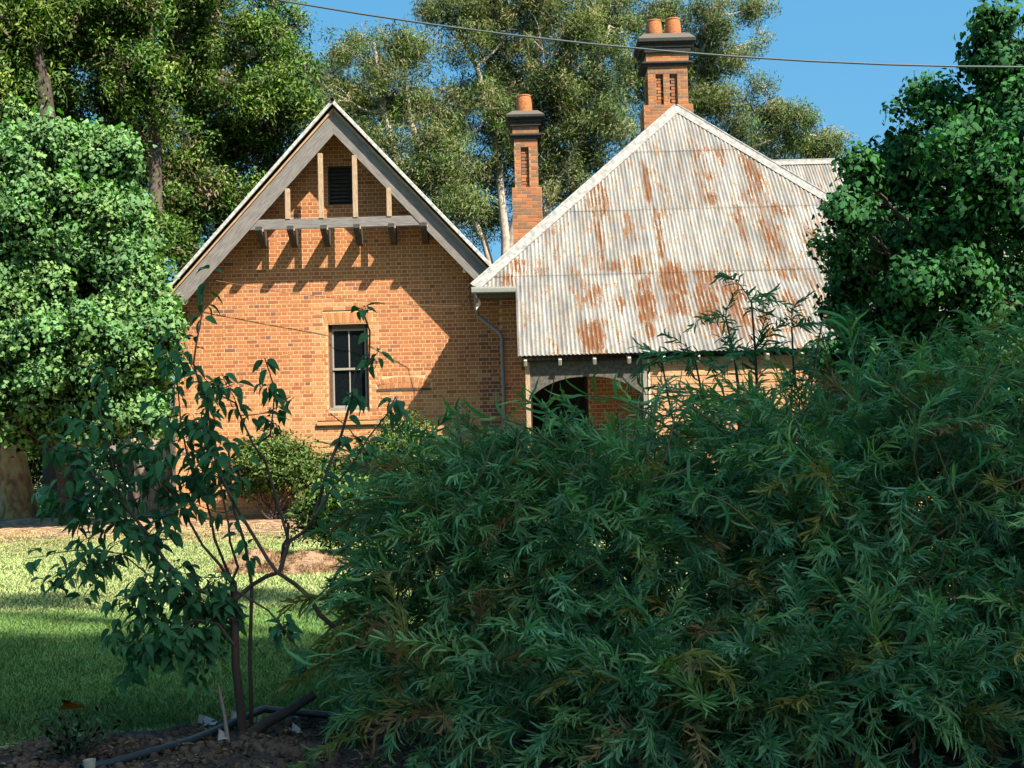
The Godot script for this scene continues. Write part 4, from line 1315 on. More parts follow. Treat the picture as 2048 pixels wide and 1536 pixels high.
func sprig_path(l: float, bend: float) -> Array:
	var pts := []
	for i in 7:
		var k := i / 6.0
		pts.append(Vector3(0, l * k * (1.0 - 0.25 * bend * k), bend * l * 0.55 * k * k))
	return pts

# a twig along +y that arches towards +z with long narrow leaves down both sides
func sprig(l: float, n: int, ll: Vector2, ww: Vector2, bend: float, droop: float) -> ArrayMesh:
	var st := B.new()
	var pts := sprig_path(l, bend)
	st.tube(pts, 0.0042, 0.0018, 4, Color(2.4, 1.05, 0.85), false)
	for i in n:
		var k := lerpf(0.08, 1.0, float(i) / (n - 1))
		var f := k * 5.999
		var a: Vector3 = pts[int(f)]; var b: Vector3 = pts[mini(int(f) + 1, 6)]
		var p := a.lerp(b, f - int(f))
		var t := (b - a).normalized()
		var sd := 1.0 if i % 2 else -1.0
		var g := rnd(-0.9, 0.9)
		var o := (Vector3.RIGHT * sd).rotated(t, g)
		var d := (t * rnd(0.6, 1.3) + o * rnd(0.6, 1.0) * (1.0 - 0.4 * k)).normalized()
		var up := (t.cross(d) * sd + Vector3.BACK * 0.5 + rdir() * 0.4).normalized()
		if absf(up.dot(d)) > 0.95: up = Vector3.BACK
		var br := rnd(0.72, 1.2)
		strip_leaf(st, p, d, up, rnd(ll.x, ll.y) * (1.0 - 0.3 * k), rnd(ww.x, ww.y), droop * rnd(0.3, 1.4), rnd(-0.9, 0.9), Color(br * rnd(0.85, 1.1), br, br * rnd(0.9, 1.1)))
	return st.done()

func feathery_shrub() -> void:
	var o := thing("feathery_shrub", "wide dark feathery shrub with long narrow drooping leaves filling the foreground", "shrub", Vector3(1.6, 0, -7.2))
	var org2 := o.position
	var sp := []
	for i in 9:
		sp.append(sprig(rnd(0.3, 0.5), rng.randi_range(38, 46), Vector2(0.07, 0.165), Vector2(0.006, 0.012), rnd(0.5, 1.2), rnd(0.3, 1.2)))
	var lobes := [[0.15, 0.7, -7.1, 1.05, 0.72, 0.9], [0.9, 0.75, -7.1, 1.15, 0.75, 1.0], [-0.25, 0.35, -6.9, 0.72, 0.62, 0.7], [1.9, 0.9, -7.2, 1.15, 0.82, 1.1], [2.9, 1.0, -7.3, 1.1, 0.95, 1.1], [3.9, 1.05, -7.4, 1.1, 1.05, 1.2], [0.8, 0.25, -6.5, 0.9, 0.55, 0.6], [1.9, 0.3, -6.5, 1.0, 0.6, 0.6], [2.9, 0.4, -6.6, 1.0, 0.6, 0.6], [-0.35, 0.95, -7.1, 0.45, 0.5, 0.6], [4.8, 0.9, -7.4, 1.0, 1.1, 1.2], [-0.1, 0.15, -6.2, 0.75, 0.4, 0.5], [0.7, 0.15, -5.9, 0.8, 0.4, 0.5], [1.6, 0.15, -5.9, 0.8, 0.45, 0.5], [2.5, 0.2, -6.0, 0.8, 0.5, 0.5], [5.7, 0.7, -7.3, 1.0, 0.9, 1.1], [3.6, 0.25, -6.2, 0.9, 0.5, 0.6], [4.6, 0.3, -6.5, 0.9, 0.5, 0.6], [2.6, 0.9, -7.9, 1.2, 0.7, 0.7], [3.9, 1.0, -8.1, 1.2, 0.75, 0.7]]
	var per := []
	for i in sp.size(): per.append([[], []])
	var greens := [Color(0.124, 0.280, 0.133), Color(0.158, 0.333, 0.151), Color(0.108, 0.233, 0.113), Color(0.205, 0.360, 0.142), Color(0.140, 0.296, 0.161)]
	for lb in lobes:
		var c := Vector3(lb[0], lb[1], lb[2]); var rad := Vector3(lb[3], lb[4], lb[5])
		var cnt := int(430 * (lb[3] * lb[4] + lb[4] * lb[5] + lb[3] * lb[5]) / 3.0)
		for i in cnt:
			var dir := rdir()
			if dir.y < -0.35: dir.y = -dir.y
			var sh := 1.0 if rng.randf() < 0.62 else rnd(0.45, 0.9)
			var p := c + dir * rad * (0.86 * sh + rnd(-0.05, 0.08))
			if p.y < 0.03: continue
			var y := (dir * rnd(0.35, 1.0) + Vector3(rnd(-0.7, 0.7), rnd(-0.35, 0.65), rnd(-0.3, 0.5))).normalized()
			# +z of the sprig is where it arches to: outwards and down
			var zz := (Vector3.DOWN + dir * 0.6 + rdir() * 0.6)
			zz = (zz - y * zz.dot(y)).normalized()
			var s := rnd(0.75, 1.2)
			var k := rng.randi_range(0, sp.size() - 1)
			per[k][0].append(Transform3D(Basis(y.cross(zz) * s, y * s, zz * s), p - org2))
			var tn: Color = greens[rng.randi_range(0, 4)]
			var dry := 0.0
			if p.y < 0.9: dry = 0.17
			if p.x < -0.2 and p.y < 0.85: dry = 0.42
			if p.y >= 0.9: dry = 0.1
			if rng.randf() < dry: tn = [Color(0.251, 0.238, 0.066), Color(0.159, 0.212, 0.072), Color(0.24, 0.17, 0.08)][rng.randi_range(0, 2)]
			var f := rnd(0.6, 1.35)
			per[k][1].append(Color(tn.r * f, tn.g * f, tn.b * f))
	for i in sp.size():
		many("foliage", sp[i], M.leaf, per[i][0], per[i][1], o)
	# main stems
	for i in 26:
		var x := rnd(-0.6, 4.4)
		var b := Vector3(lerpf(x, 1.6, 0.35), 0, rnd(-7.5, -7.0))
		var e := Vector3(x, rnd(0.9, 1.75), rnd(-7.5, -6.5))
		var st := B.new()
		st.tube(branch_path(b, e, 0.1), 0.02, 0.006, 5)
		put("stem", st.done(), M.green_bark, o, Transform3D(Basis.IDENTITY, -org2))
	# woody shoots showing between the leaves
	for i in 46:
		var lb = lobes[rng.randi_range(0, 9)]
		var dir := rdir()
		dir.z = absf(dir.z) * 0.8 + 0.2
		dir.y = absf(dir.y)
		var p := Vector3(lb[0], lb[1], lb[2]) + dir.normalized() * Vector3(lb[3], lb[4], lb[5]) * 0.86
		var e := p + (dir * 0.5 + Vector3(rnd(-0.8, 0.8), rnd(-0.2, 0.8), 0.1)).normalized() * rnd(0.35, 0.7)
		var st := B.new()
		st.tube(branch_path(p - (e - p) * 0.4, e, 0.1), 0.0075, 0.0025, 5)
		put("shoot", st.done(), M.green_bark if i % 3 else M.tan_twig, o, Transform3D(Basis.IDENTITY, -org2))
	# the long arching sprays in front and above, leaf by leaf
	var kinds := []
	for i in 10:
		var st := B.new()
		strip_leaf(st, Vector3.ZERO, Vector3.UP, Vector3.BACK, rnd(0.13, 0.22), rnd(0.011, 0.018), rnd(0.2, 1.2), rnd(-0.8, 0.8), Color.WHITE)
		kinds.append(st.done())
	# base and tip of each spray
	var sprays := [
		[Vector3(0.25, 1.45, -6.9), Vector3(-0.28, 1.62, -6.6)], [Vector3(0.35, 1.5, -6.9), Vector3(0.05, 1.72, -6.8)], [Vector3(0.9, 1.5, -6.9), Vector3(0.25, 1.72, -6.6)],
		[Vector3(1.2, 1.45, -6.9), Vector3(0.62, 1.73, -6.6)], [Vector3(1.5, 1.5, -6.9), Vector3(1.0, 1.7, -6.7)], [Vector3(2.2, 1.55, -6.9), Vector3(1.75, 1.82, -6.6)],
		[Vector3(1.9, 1.5, -7.0), Vector3(1.82, 2.12, -6.9)], [Vector3(2.9, 1.6, -6.9), Vector3(2.1, 1.8, -6.5)], [Vector3(2.9, 1.8, -7.0), Vector3(2.4, 2.02, -6.6)], [Vector3(3.0, 1.7, -6.9), Vector3(2.72, 2.2, -6.7)],
		[Vector3(2.5, 1.2, -6.7), Vector3(2.75, 1.85, -6.5)], [Vector3(1.8, 0.7, -6.3), Vector3(2.25, 1.35, -6.1)], [Vector3(0.4, 0.9, -6.3), Vector3(0.05, 0.55, -6.0)], [Vector3(-0.3, 1.1, -6.6), Vector3(-0.8, 1.22, -6.4)],
		[Vector3(-0.3, 0.8, -6.5), Vector3(-0.95, 0.78, -6.3)], [Vector3(-0.3, 0.5, -6.4), Vector3(-1.0, 0.45, -6.1)], [Vector3(1.2, 1.0, -6.2), Vector3(0.75, 1.25, -5.9)], [Vector3(1.6, 1.2, -6.3), Vector3(1.25, 1.4, -6.0)], [Vector3(0.9, 0.6, -6.0), Vector3(0.6, 0.3, -5.8)], [Vector3(-0.1, 1.35, -6.8), Vector3(-0.55, 1.5, -6.6)]]
	for s in sprays:
		var a: Vector3 = s[0]; var b: Vector3 = s[1]
		var path := []
		for i in 8:
			var k := i / 7.0
			path.append(a.lerp(b, k) + Vector3.UP * 0.12 * sin(k * PI) * a.distance_to(b))
		var tw := B.new()
		tw.tube(path, 0.007, 0.002, 5)
		put("twig", tw.done(), M.green_bark, o, Transform3D(Basis.IDENTITY, -org2))
		for i in 15:
			var k := lerpf(0.12, 1.0, i / 14.0)
			var f := k * 6.99
			var p: Vector3 = path[int(f)].lerp(path[mini(int(f) + 1, 7)], f - int(f))
			var t := (b - a).normalized()
			var d := (t * rnd(0.5, 1.2) + rdir() * 0.9 + Vector3(0, 0.1, 0.25)).normalized()
			put("leaf", kinds[rng.randi_range(0, 9)], M.shrub_leaf[rng.randi_range(0, 3)], o, Transform3D(basis_to(d, rnd(0, TAU)), p - org2))

func upright_shrub() -> void:
	# the taller open shrub that shows against the iron roof
	var o := thing("upright_shrub", "taller open shrub with upright stems and sparse leaves against the iron roof", "shrub", Vector3(2.05, 0, -8.6))
	var st := B.new()
	var p0 := o.position
	var sp := [sprig(0.42, 24, Vector2(0.08, 0.17), Vector2(0.009, 0.018), 0.6, 0.9), sprig(0.5, 26, Vector2(0.08, 0.17), Vector2(0.009, 0.018), 0.9, 1.1), sprig(0.35, 20, Vector2(0.08, 0.15), Vector2(0.01, 0.02), 0.4, 1.2)]
	var xs := [[], [], []]; var cs := [[], [], []]
	var stems := [[Vector3(-0.4, 0, 0), Vector3(-0.6, 2.3, 0.0), 0.032], [Vector3(-0.4, 0, 0), Vector3(-0.44, 2.38, 0.1), 0.026], [Vector3(-0.3, 0, 0), Vector3(0.05, 2.25, 0), 0.018], [Vector3(-0.4, 0, 0), Vector3(-1.05, 2.0, 0.1), 0.014], [Vector3(-0.3, 0, 0), Vector3(0.3, 2.1, -0.1), 0.014], [Vector3(-0.3, 0, 0), Vector3(-0.2, 2.2, 0.2), 0.016], [Vector3(-0.4, 0, 0), Vector3(-0.85, 2.05, 0.2), 0.014]]
	for s in stems:
		var path := branch_path(s[0], s[1], 0.05, 8)
		var tb := B.new()
		tb.tube(path, s[2], 0.006, 6)
		put("stem", tb.done(), M.dark_bark, o)
		for i in range(2, 9):
			for j in (4 if i > 4 else 2):
				var d := (rdir() * Vector3(1, 0.6, 1) + Vector3.UP * 0.35 + Vector3.RIGHT * (0.7 if rng.randf() < 0.5 else -0.7)).normalized()
				var zz := (Vector3.DOWN + rdir() * 0.5)
				zz = (zz - d * zz.dot(d)).normalized()
				var k := rng.randi_range(0, 2)
				var sc := rnd(0.7, 1.15)
				xs[k].append(Transform3D(Basis(d.cross(zz) * sc, d * sc, zz * sc), path[i]))
				cs[k].append(Color(0.075, 0.185, 0.1) * rnd(0.7, 1.3))
	for k in 3:
		many("foliage", sp[k], M.leaf, xs[k], cs[k], o)

func ovate(l: float, w: float, curl: float) -> ArrayMesh:
	# a pointed oval leaf along +y, keeled along the midrib and curling back
	var st := B.new()
	var segs := 5
	for i in segs + 1:
		var k := float(i) / segs
		var hw := w * 0.5 * pow(sin(PI * pow(k, 0.75)), 0.8)
		if i == 0: hw = 0.001
		if i == segs: hw = 0.0005
		var y := l * k
		var z := -curl * l * k * k
		for q in [-1.0, 0.0, 1.0]:
			var n := Vector3(-q * 0.45, curl * 1.4 * k, 1.0).normalized()
			st.vert(Vector3(q * hw, y, z + absf(q) * hw * 0.4), n)
	for i in segs:
		for j in 2:
			var a := i * 3 + j
			st.tri_i(a, a + 1, a + 4); st.tri_i(a, a + 4, a + 3)
	return st.done()

func sapling() -> void:
	var o := thing("sapling", "young open-branched tree with dark oval leaves standing in the garden bed", "sapling", Vector3(-1.46, 0, -6.75))
	var o0 := o.position
	var branches := [
		[[Vector3(-1.46, 0.00, -6.80), Vector3(-1.47, 0.19, -6.77), Vector3(-1.47, 0.38, -6.69), Vector3(-1.48, 0.66, -6.74), Vector3(-1.50, 0.79, -6.81), Vector3(-1.52, 0.84, -6.74)], 0.026, 0.016],
		[[Vector3(-1.44, 0.00, -6.91), Vector3(-1.42, 0.17, -6.82), Vector3(-1.42, 0.36, -6.80), Vector3(-1.42, 0.76, -6.89), Vector3(-1.45, 0.98, -6.89), Vector3(-1.49, 1.18, -6.80), Vector3(-1.51, 1.33, -6.83), Vector3(-1.54, 1.55, -6.91)], 0.012, 0.006],
		[[Vector3(-1.48, 0.68, -6.73), Vector3(-1.59, 0.74, -6.74), Vector3(-1.71, 0.80, -6.65), Vector3(-1.81, 0.91, -6.67), Vector3(-1.93, 1.06, -6.75), Vector3(-2.06, 1.24, -6.72), Vector3(-2.17, 1.36, -6.64), Vector3(-2.25, 1.51, -6.70)], 0.014, 0.005],
		[[Vector3(-1.46, 0.72, -6.66), Vector3(-1.38, 0.79, -6.71), Vector3(-1.29, 0.84, -6.63), Vector3(-1.22, 0.86, -6.60), Vector3(-1.18, 1.01, -6.69), Vector3(-1.10, 1.06, -6.69), Vector3(-1.03, 1.14, -6.60), Vector3(-0.96, 1.39, -6.62), Vector3(-0.90, 1.56, -6.71), Vector3(-0.84, 1.74, -6.66), Vector3(-0.80, 1.90, -6.59), Vector3(-0.74, 1.93, -6.65), Vector3(-0.74, 2.10, -6.71), Vector3(-0.77, 2.21, -6.63)], 0.013, 0.004],
		[[Vector3(-0.62, 0.2, -6.85), Vector3(-0.85, 0.48, -6.66), Vector3(-1.01, 0.64, -6.58), Vector3(-1.08, 0.73, -6.66), Vector3(-1.14, 0.80, -6.60), Vector3(-1.22, 0.87, -6.54), Vector3(-1.28, 0.93, -6.61), Vector3(-1.39, 1.10, -6.66), Vector3(-1.45, 1.24, -6.57), Vector3(-1.50, 1.37, -6.55), Vector3(-1.55, 1.55, -6.64), Vector3(-1.60, 1.76, -6.64), Vector3(-1.63, 1.94, -6.55), Vector3(-1.62, 2.04, -6.57), Vector3(-1.61, 2.20, -6.66)], 0.014, 0.004],
		[[Vector3(-1.27, 0.84, -6.94), Vector3(-1.24, 0.98, -6.85), Vector3(-1.22, 1.02, -6.87), Vector3(-1.30, 1.25, -6.96), Vector3(-1.34, 1.43, -6.91), Vector3(-1.39, 1.52, -6.84), Vector3(-1.47, 1.68, -6.90), Vector3(-1.51, 1.75, -6.96), Vector3(-1.61, 1.81, -6.88), Vector3(-1.68, 1.88, -6.85)], 0.010, 0.003],
		[[Vector3(-1.39, 1.52, -6.94), Vector3(-1.30, 1.57, -6.85), Vector3(-1.29, 1.67, -6.87), Vector3(-1.29, 1.81, -6.96), Vector3(-1.31, 1.91, -6.91), Vector3(-1.32, 1.98, -6.84)], 0.006, 0.003],
		[[Vector3(-1.52, 0.81, -6.80), Vector3(-1.56, 0.89, -6.77), Vector3(-1.63, 1.00, -6.69), Vector3(-1.72, 1.14, -6.74), Vector3(-1.79, 1.23, -6.81), Vector3(-1.86, 1.37, -6.74), Vector3(-1.92, 1.53, -6.69)], 0.009, 0.004],
		[[Vector3(-1.53, 0.82, -6.86), Vector3(-1.55, 0.91, -6.80), Vector3(-1.58, 1.03, -6.74), Vector3(-1.62, 1.15, -6.82), Vector3(-1.66, 1.27, -6.85), Vector3(-1.72, 1.45, -6.77), Vector3(-1.75, 1.63, -6.75), Vector3(-1.79, 1.87, -6.84), Vector3(-1.78, 1.98, -6.83)], 0.009, 0.003],
		[[Vector3(-1.49, 0.81, -6.73), Vector3(-1.46, 0.88, -6.74), Vector3(-1.48, 1.02, -6.65), Vector3(-1.49, 1.11, -6.67), Vector3(-1.53, 1.22, -6.75), Vector3(-1.56, 1.42, -6.72), Vector3(-1.60, 1.63, -6.64)], 0.008, 0.004],
		[[Vector3(-1.01, 1.15, -6.44), Vector3(-0.94, 1.27, -6.53), Vector3(-0.83, 1.40, -6.55), Vector3(-0.73, 1.54, -6.46), Vector3(-0.63, 1.66, -6.46), Vector3(-0.60, 1.74, -6.55)], 0.007, 0.003],
		[[Vector3(-1.21, 0.87, -6.61), Vector3(-1.19, 0.99, -6.68), Vector3(-1.17, 1.11, -6.61)], 0.010, 0.008],
		[[Vector3(-1.47, 0.62, -6.66), Vector3(-1.56, 0.66, -6.71), Vector3(-1.69, 0.73, -6.63), Vector3(-1.82, 0.82, -6.60), Vector3(-1.92, 0.86, -6.69), Vector3(-2.05, 0.97, -6.69), Vector3(-2.18, 1.00, -6.60)], 0.007, 0.003],
		[[Vector3(-1.45, 0.50, -6.58), Vector3(-1.55, 0.60, -6.66), Vector3(-1.65, 0.63, -6.60), Vector3(-1.77, 0.61, -6.54), Vector3(-1.86, 0.51, -6.61)], 0.006, 0.003],
		[[Vector3(-1.99, 1.04, -6.94), Vector3(-2.10, 1.13, -6.85), Vector3(-2.23, 1.20, -6.87), Vector3(-2.37, 1.25, -6.96)], 0.006, 0.003],
		[[Vector3(-2.10, 1.23, -6.86), Vector3(-2.13, 1.43, -6.80), Vector3(-2.15, 1.64, -6.74), Vector3(-2.22, 1.78, -6.82)], 0.006, 0.003],
		[[Vector3(-1.42, 0.78, -6.51), Vector3(-1.28, 0.67, -6.60), Vector3(-1.19, 0.57, -6.58), Vector3(-1.10, 0.47, -6.49)], 0.006, 0.003],
	]
	# how many leaves each carries: [per step along it from which step, side twigs]
	var dens := [[0, 12], [5, 6], [1, 20], [6, 3], [8, 8], [6, 6], [0, 2], [4, 9], [4, 10], [5, 7], [1, 3], [9, 0], [1, 24], [1, 22], [0, 13], [0, 11], [1, 3]]
	var shapes := []
	for i in 8:
		shapes.append(ovate(rnd(0.07, 0.105), rnd(0.036, 0.052), rnd(0.15, 0.6)))
	var places := []
	for bi in branches.size():
		var b = branches[bi]
		var pts := []
		for q in b[0]: pts.append(q - o0)
		var st := B.new()
		st.tube(pts, b[1], b[2], 8)
		put("trunk" if bi < 2 else "branch", st.done(), M.sapling_bark, o)
		var from: int = dens[bi][0]
		for i in range(from, pts.size()):
			if bi == 0: break
			for j in 2:
				var p: Vector3 = pts[i].lerp(pts[mini(i + 1, pts.size() - 1)], rng.randf())
				places.append(p)
			if i == pts.size() - 1:
				for j in 3: places.append(pts[i])
		for j in dens[bi][1]:
			var i := rng.randi_range(mini(from, pts.size() - 1), pts.size() - 1)
			if bi == 0: i = rng.randi_range(3, 5)
			var d := Vector3(rnd(-1.0, 0.35), rnd(-0.55, 0.7), rnd(-0.8, 0.8)).normalized()
			if bi in [3, 5, 6, 10, 16]: d.x = rnd(-0.7, 0.9)
			if bi in [12, 13, 0]: d = Vector3(rnd(-1.0, 0.1), rnd(-0.8, 0.3), rnd(-0.7, 0.7)).normalized()
			var e: Vector3 = pts[i] + d * (rnd(0.05, 0.13) if bi == 3 or bi == 6 else rnd(0.14, 0.34))
			var path := branch_path(pts[i], e, 0.1, 4)
			var tw := B.new()
			tw.tube(path, 0.0035, 0.0018, 4)
			put("twig", tw.done(), M.sapling_bark, o)
			for k in range(1, 5):
				for w in 3:
					places.append(path[k] + rdir() * 0.008)
	var singles := 300
	var rest := []
	var cols := []
	var order := range(places.size())
	for i in order:
		var p: Vector3 = places[i]
		var d := Vector3(rnd(-1, 1), rnd(-0.9, 0.25), rnd(-0.6, 0.9)).normalized()
		var face := (Vector3(rnd(-0.5, 0.5), 0.9, rnd(0.0, 0.9)))
		face = (face - d * face.dot(d)).normalized()
		var s := rnd(0.65, 1.15)
		var at := Transform3D(Basis(d.cross(face) * s, d * s, face * s), p + d * 0.022)
		if singles > 0 and i % 2 == 0:
			singles -= 1
			put("leaf", shapes[rng.randi_range(0, 7)], M.sapling_leaf[rng.randi_range(0, 3)], o, at)
		else:
			rest.append(at)
			cols.append(Color(0.05, 0.15, 0.065) * rnd(0.7, 1.4))
	many("leaves", shapes[2], M.leaf, rest, cols, o)

# ------------------------------------------------------------------ trees and bushes
func bush(called: String, label: String, at: Vector3, rad: Vector3, n: int, mesh: Array, tones: Array, group := "", stems := 5, lift := 0.55) -> void:
	var o := thing(called, label, "bush", at, group)
	for i in stems:
		var st := B.new()
		st.tube(branch_path(Vector3(rnd(-0.2, 0.2) * rad.x, 0, rnd(-0.2, 0.2) * rad.z), Vector3(rnd(-0.7, 0.7) * rad.x, rad.y * rnd(0.8, 1.5), rnd(-0.6, 0.6) * rad.z), 0.08), 0.025, 0.01, 5)
		put("stem", st.done(), M.dark_bark, o)
	var xs := [[], [], [], []]; var cs := [[], [], [], []]
	var nz := FastNoiseLite.new()
	nz.seed = int(at.x * 10.0); nz.frequency = 0.9
	for i in n:
		var dir := rdir()
		var bump := 1.0 + nz.get_noise_3dv(dir * 1.6) * 0.45
		var p := Vector3(0, rad.y * (1.0 + lift - 0.55), 0) + dir * rad * bump * pow(rng.randf(), 0.35)
		if p.y < 0.05: continue
		var k := rng.randi_range(0, mesh.size() - 1)
		var s := rnd(0.7, 1.2)
		xs[k].append(Transform3D(basis_to(dir * 0.5 + Vector3.UP * 0.6 + rdir() * 0.4, rnd(0, TAU)).scaled(Vector3.ONE * s), p))
		cs[k].append(tones[rng.randi_range(0, tones.size() - 1)] * rnd(0.8, 1.2))
	for k in mesh.size():
		if xs[k].size(): many("foliage", mesh[k], M.leaf, xs[k], cs[k], o)

func trees() -> void:
	var right_crown := [[-1.5, 6.8, 1.2, 0.56, 0.56, 50], [-1.7, 6.3, 0.4, 0.55, 0.55, 48], [-1.3, 6.1, 0.8, 0.64, 0.64, 65], [-2.4, 6.4, 0.2, 0.33, 0.33, 20], [-2.5, 5.7, 0.2, 0.55, 0.55, 49], [-2.3, 5.1, 1.6, 0.71, 0.71, 80], [-1.7, 4.9, 1.8, 0.67, 0.67, 71], [-2.8, 5.3, -0.4, 0.49, 0.49, 40], [-3.6, 5.1, 1.1, 0.22, 0.22, 11], [-3.8, 4.5, 1.2, 0.31, 0.31, 18], [-2.1, 4.9, -0.8, 0.81, 0.81, 102], [-1.7, 4.3, 0.6, 0.76, 0.76, 89], [-3.1, 4.4, -0.4, 0.57, 0.57, 52], [-3.9, 4.1, 0.6, 0.26, 0.26, 14], [-2.8, 3.7, 0.1, 0.70, 0.70, 77], [-2.5, 3.4, 1.4, 0.72, 0.72, 82], [-1.3, 3.3, 0.1, 0.77, 0.77, 93], [-3.3, 3.4, -0.5, 0.57, 0.57, 52], [-3.7, 2.6, 0.4, 0.44, 0.44, 32], [-2.9, 2.7, -0.1, 0.71, 0.71, 79], [-2.1, 2.5, 0.1, 0.78, 0.78, 94], [-2.0, 2.2, 1.6, 0.68, 0.68, 73], [-3.4, 2.0, -0.2, 0.37, 0.37, 25], [-2.6, 1.7, 0.3, 0.81, 0.81, 101], [-1.9, 1.4, 1.0, 0.70, 0.70, 78], [-1.2, 5.3, 1.7, 0.81, 0.81, 102], [-0.3, 4.2, -0.4, 0.91, 0.91, 128], [-0.8, 2.6, 0.6, 0.86, 0.86, 115], [-0.2, 6.9, 0.2, 0.9, 0.8, 110], [0.9, 6.0, 0.0, 1.1, 1.0, 130], [1.5, 4.3, 0.2, 1.2, 1.2, 150], [1.0, 2.6, 0.2, 1.1, 1.0, 130], [0.0, 5.4, -1.4, 1.3, 1.3, 150], [-1.4, 3.4, -1.5, 1.2, 1.3, 130]]
	var left_crown := [[-0.3, 7.2, -0.3, 0.81, 0.81, 73], [0.4, 7.2, -0.7, 0.73, 0.73, 59], [1.2, 7.3, -0.3, 0.40, 0.40, 20], [-0.5, 6.1, -0.8, 0.93, 0.93, 94], [1.0, 5.9, 0.5, 0.79, 0.79, 69], [1.5, 6.2, -0.5, 0.53, 0.53, 33], [-0.1, 4.8, 0.3, 0.89, 0.89, 86], [0.6, 5.0, -0.8, 0.93, 0.93, 94], [1.6, 5.0, -0.7, 0.60, 0.60, 42], [0.3, 3.6, 1.2, 0.85, 0.85, 80], [1.4, 3.5, 1.1, 0.86, 0.86, 81], [2.2, 3.7, 0.9, 0.56, 0.56, 37], [-0.6, 2.8, -0.9, 0.83, 0.83, 77], [1.0, 2.7, 0.4, 0.79, 0.79, 69], [1.8, 2.8, -0.1, 0.59, 0.59, 40], [-1.1, 6.2, 0.7, 0.92, 0.92, 92], [-1.4, 4.8, 0.2, 0.94, 0.94, 96], [-1.2, 3.3, 0.5, 0.93, 0.93, 94], [0.4, 7.6, 0.6, 0.18, 0.20, 12], [1.0, 7.6, -0.0, 0.17, 0.19, 11], [1.5, 7.5, -0.0, 0.15, 0.17, 10], [1.9, 4.5, -0.8, 0.49, 0.49, 28], [2.1, 3.5, -0.2, 0.38, 0.38, 19]]
	var gum_a := [[-3.9, 14.0, -2.4, 1.61, 1.17, 90], [-2.0, 13.6, -2.1, 1.60, 1.16, 89], [-0.4, 14.5, -2.6, 1.76, 0.88, 75], [-3.6, 12.4, -1.5, 1.00, 0.71, 36], [-2.5, 11.2, 0.1, 1.36, 0.68, 46], [-1.7, 11.9, -2.2, 1.23, 0.87, 53], [-1.2, 10.7, -2.5, 1.03, 0.81, 41], [0.1, 8.6, -2.3, 0.52, 1.31, 35], [-0.3, 9.5, -1.2, 0.64, 0.78, 26], [-2.7, 15.4, -1.7, 2.15, 1.00, 103], [0.7, 14.9, -0.1, 2.06, 0.96, 94], [-4.2, 11.4, -2.1, 0.87, 0.58, 27], [0.7, 12.7, -1.2, 0.64, 0.71, 24], [-4.8, 12.8, -0.3, 1.24, 1.52, 90]]
	var gum_b := [[1.6, 13.8, 0.4, 1.47, 1.10, 78], [2.9, 14.4, -2.1, 1.18, 1.33, 76], [0.9, 13.2, -2.6, 1.43, 1.19, 81], [2.9, 11.9, 0.3, 1.10, 1.32, 71], [1.7, 10.9, -2.0, 1.33, 1.25, 80], [3.4, 10.8, -0.7, 0.68, 1.13, 39], [1.3, 9.2, 0.1, 1.04, 1.04, 53], [2.4, 9.0, -0.3, 0.82, 0.82, 35], [0.5, 8.7, -1.9, 0.50, 0.78, 21], [1.9, 16.6, -2.2, 2.04, 1.10, 107], [4.0, 12.1, 0.5, 0.51, 0.88, 24], [1.3, 11.7, -1.4, 0.92, 0.92, 43], [1.2, 14.6, 0.5, 0.88, 0.88, 39]]
	var gum_c := [[-0.9, 15.3, -0.8, 1.40, 0.87, 55], [0.7, 15.1, 0.6, 0.68, 0.64, 22], [1.1, 15.6, -1.4, 0.53, 0.71, 19], [-1.6, 14.0, -1.7, 1.16, 1.07, 56], [0.0, 13.7, -0.0, 1.63, 0.77, 57], [1.3, 13.3, -1.8, 1.70, 0.98, 74], [-1.1, 12.1, 0.7, 1.52, 1.02, 68], [1.0, 11.0, 1.5, 1.83, 1.16, 93], [2.2, 11.2, -0.4, 1.39, 1.04, 64], [2.8, 9.2, 1.7, 0.99, 0.60, 28], [-2.1, 12.7, 1.1, 0.67, 1.01, 32], [-2.1, 14.0, 0.3, 0.51, 0.51, 14], [1.9, 10.0, -0.4, 1.21, 0.69, 39]]
	var gum_d := [[-1.5, 17.2, 1.2, 0.89, 0.64, 28], [-0.9, 15.8, 1.6, 0.71, 0.71, 25], [0.5, 17.4, -1.3, 1.79, 1.32, 103], [2.7, 16.7, 0.7, 1.90, 1.36, 112], [4.8, 17.8, -1.7, 1.43, 1.24, 77], [-2.2, 18.2, -1.4, 0.57, 0.28, 10], [-0.4, 13.5, 0.4, 1.64, 1.46, 104], [1.7, 14.4, 0.1, 1.92, 1.56, 129], [3.6, 15.2, -0.1, 1.75, 1.47, 111], [3.9, 12.8, -0.5, 1.86, 1.48, 119], [2.3, 11.4, -0.3, 1.48, 1.39, 90], [-0.4, 11.4, -0.2, 1.48, 1.11, 72], [2.6, 13.3, -0.4, 1.48, 1.48, 96], [0.4, 15.6, -1.6, 1.14, 1.14, 58], [0.9, 12.3, -0.0, 1.10, 1.10, 55], [1.8, 18.8, 0.2, 2.92, 1.10, 138], [-0.6, 9.8, -0.8, 0.93, 0.75, 33], [-0.4, 17.3, 0.9, 1.08, 1.08, 52]]
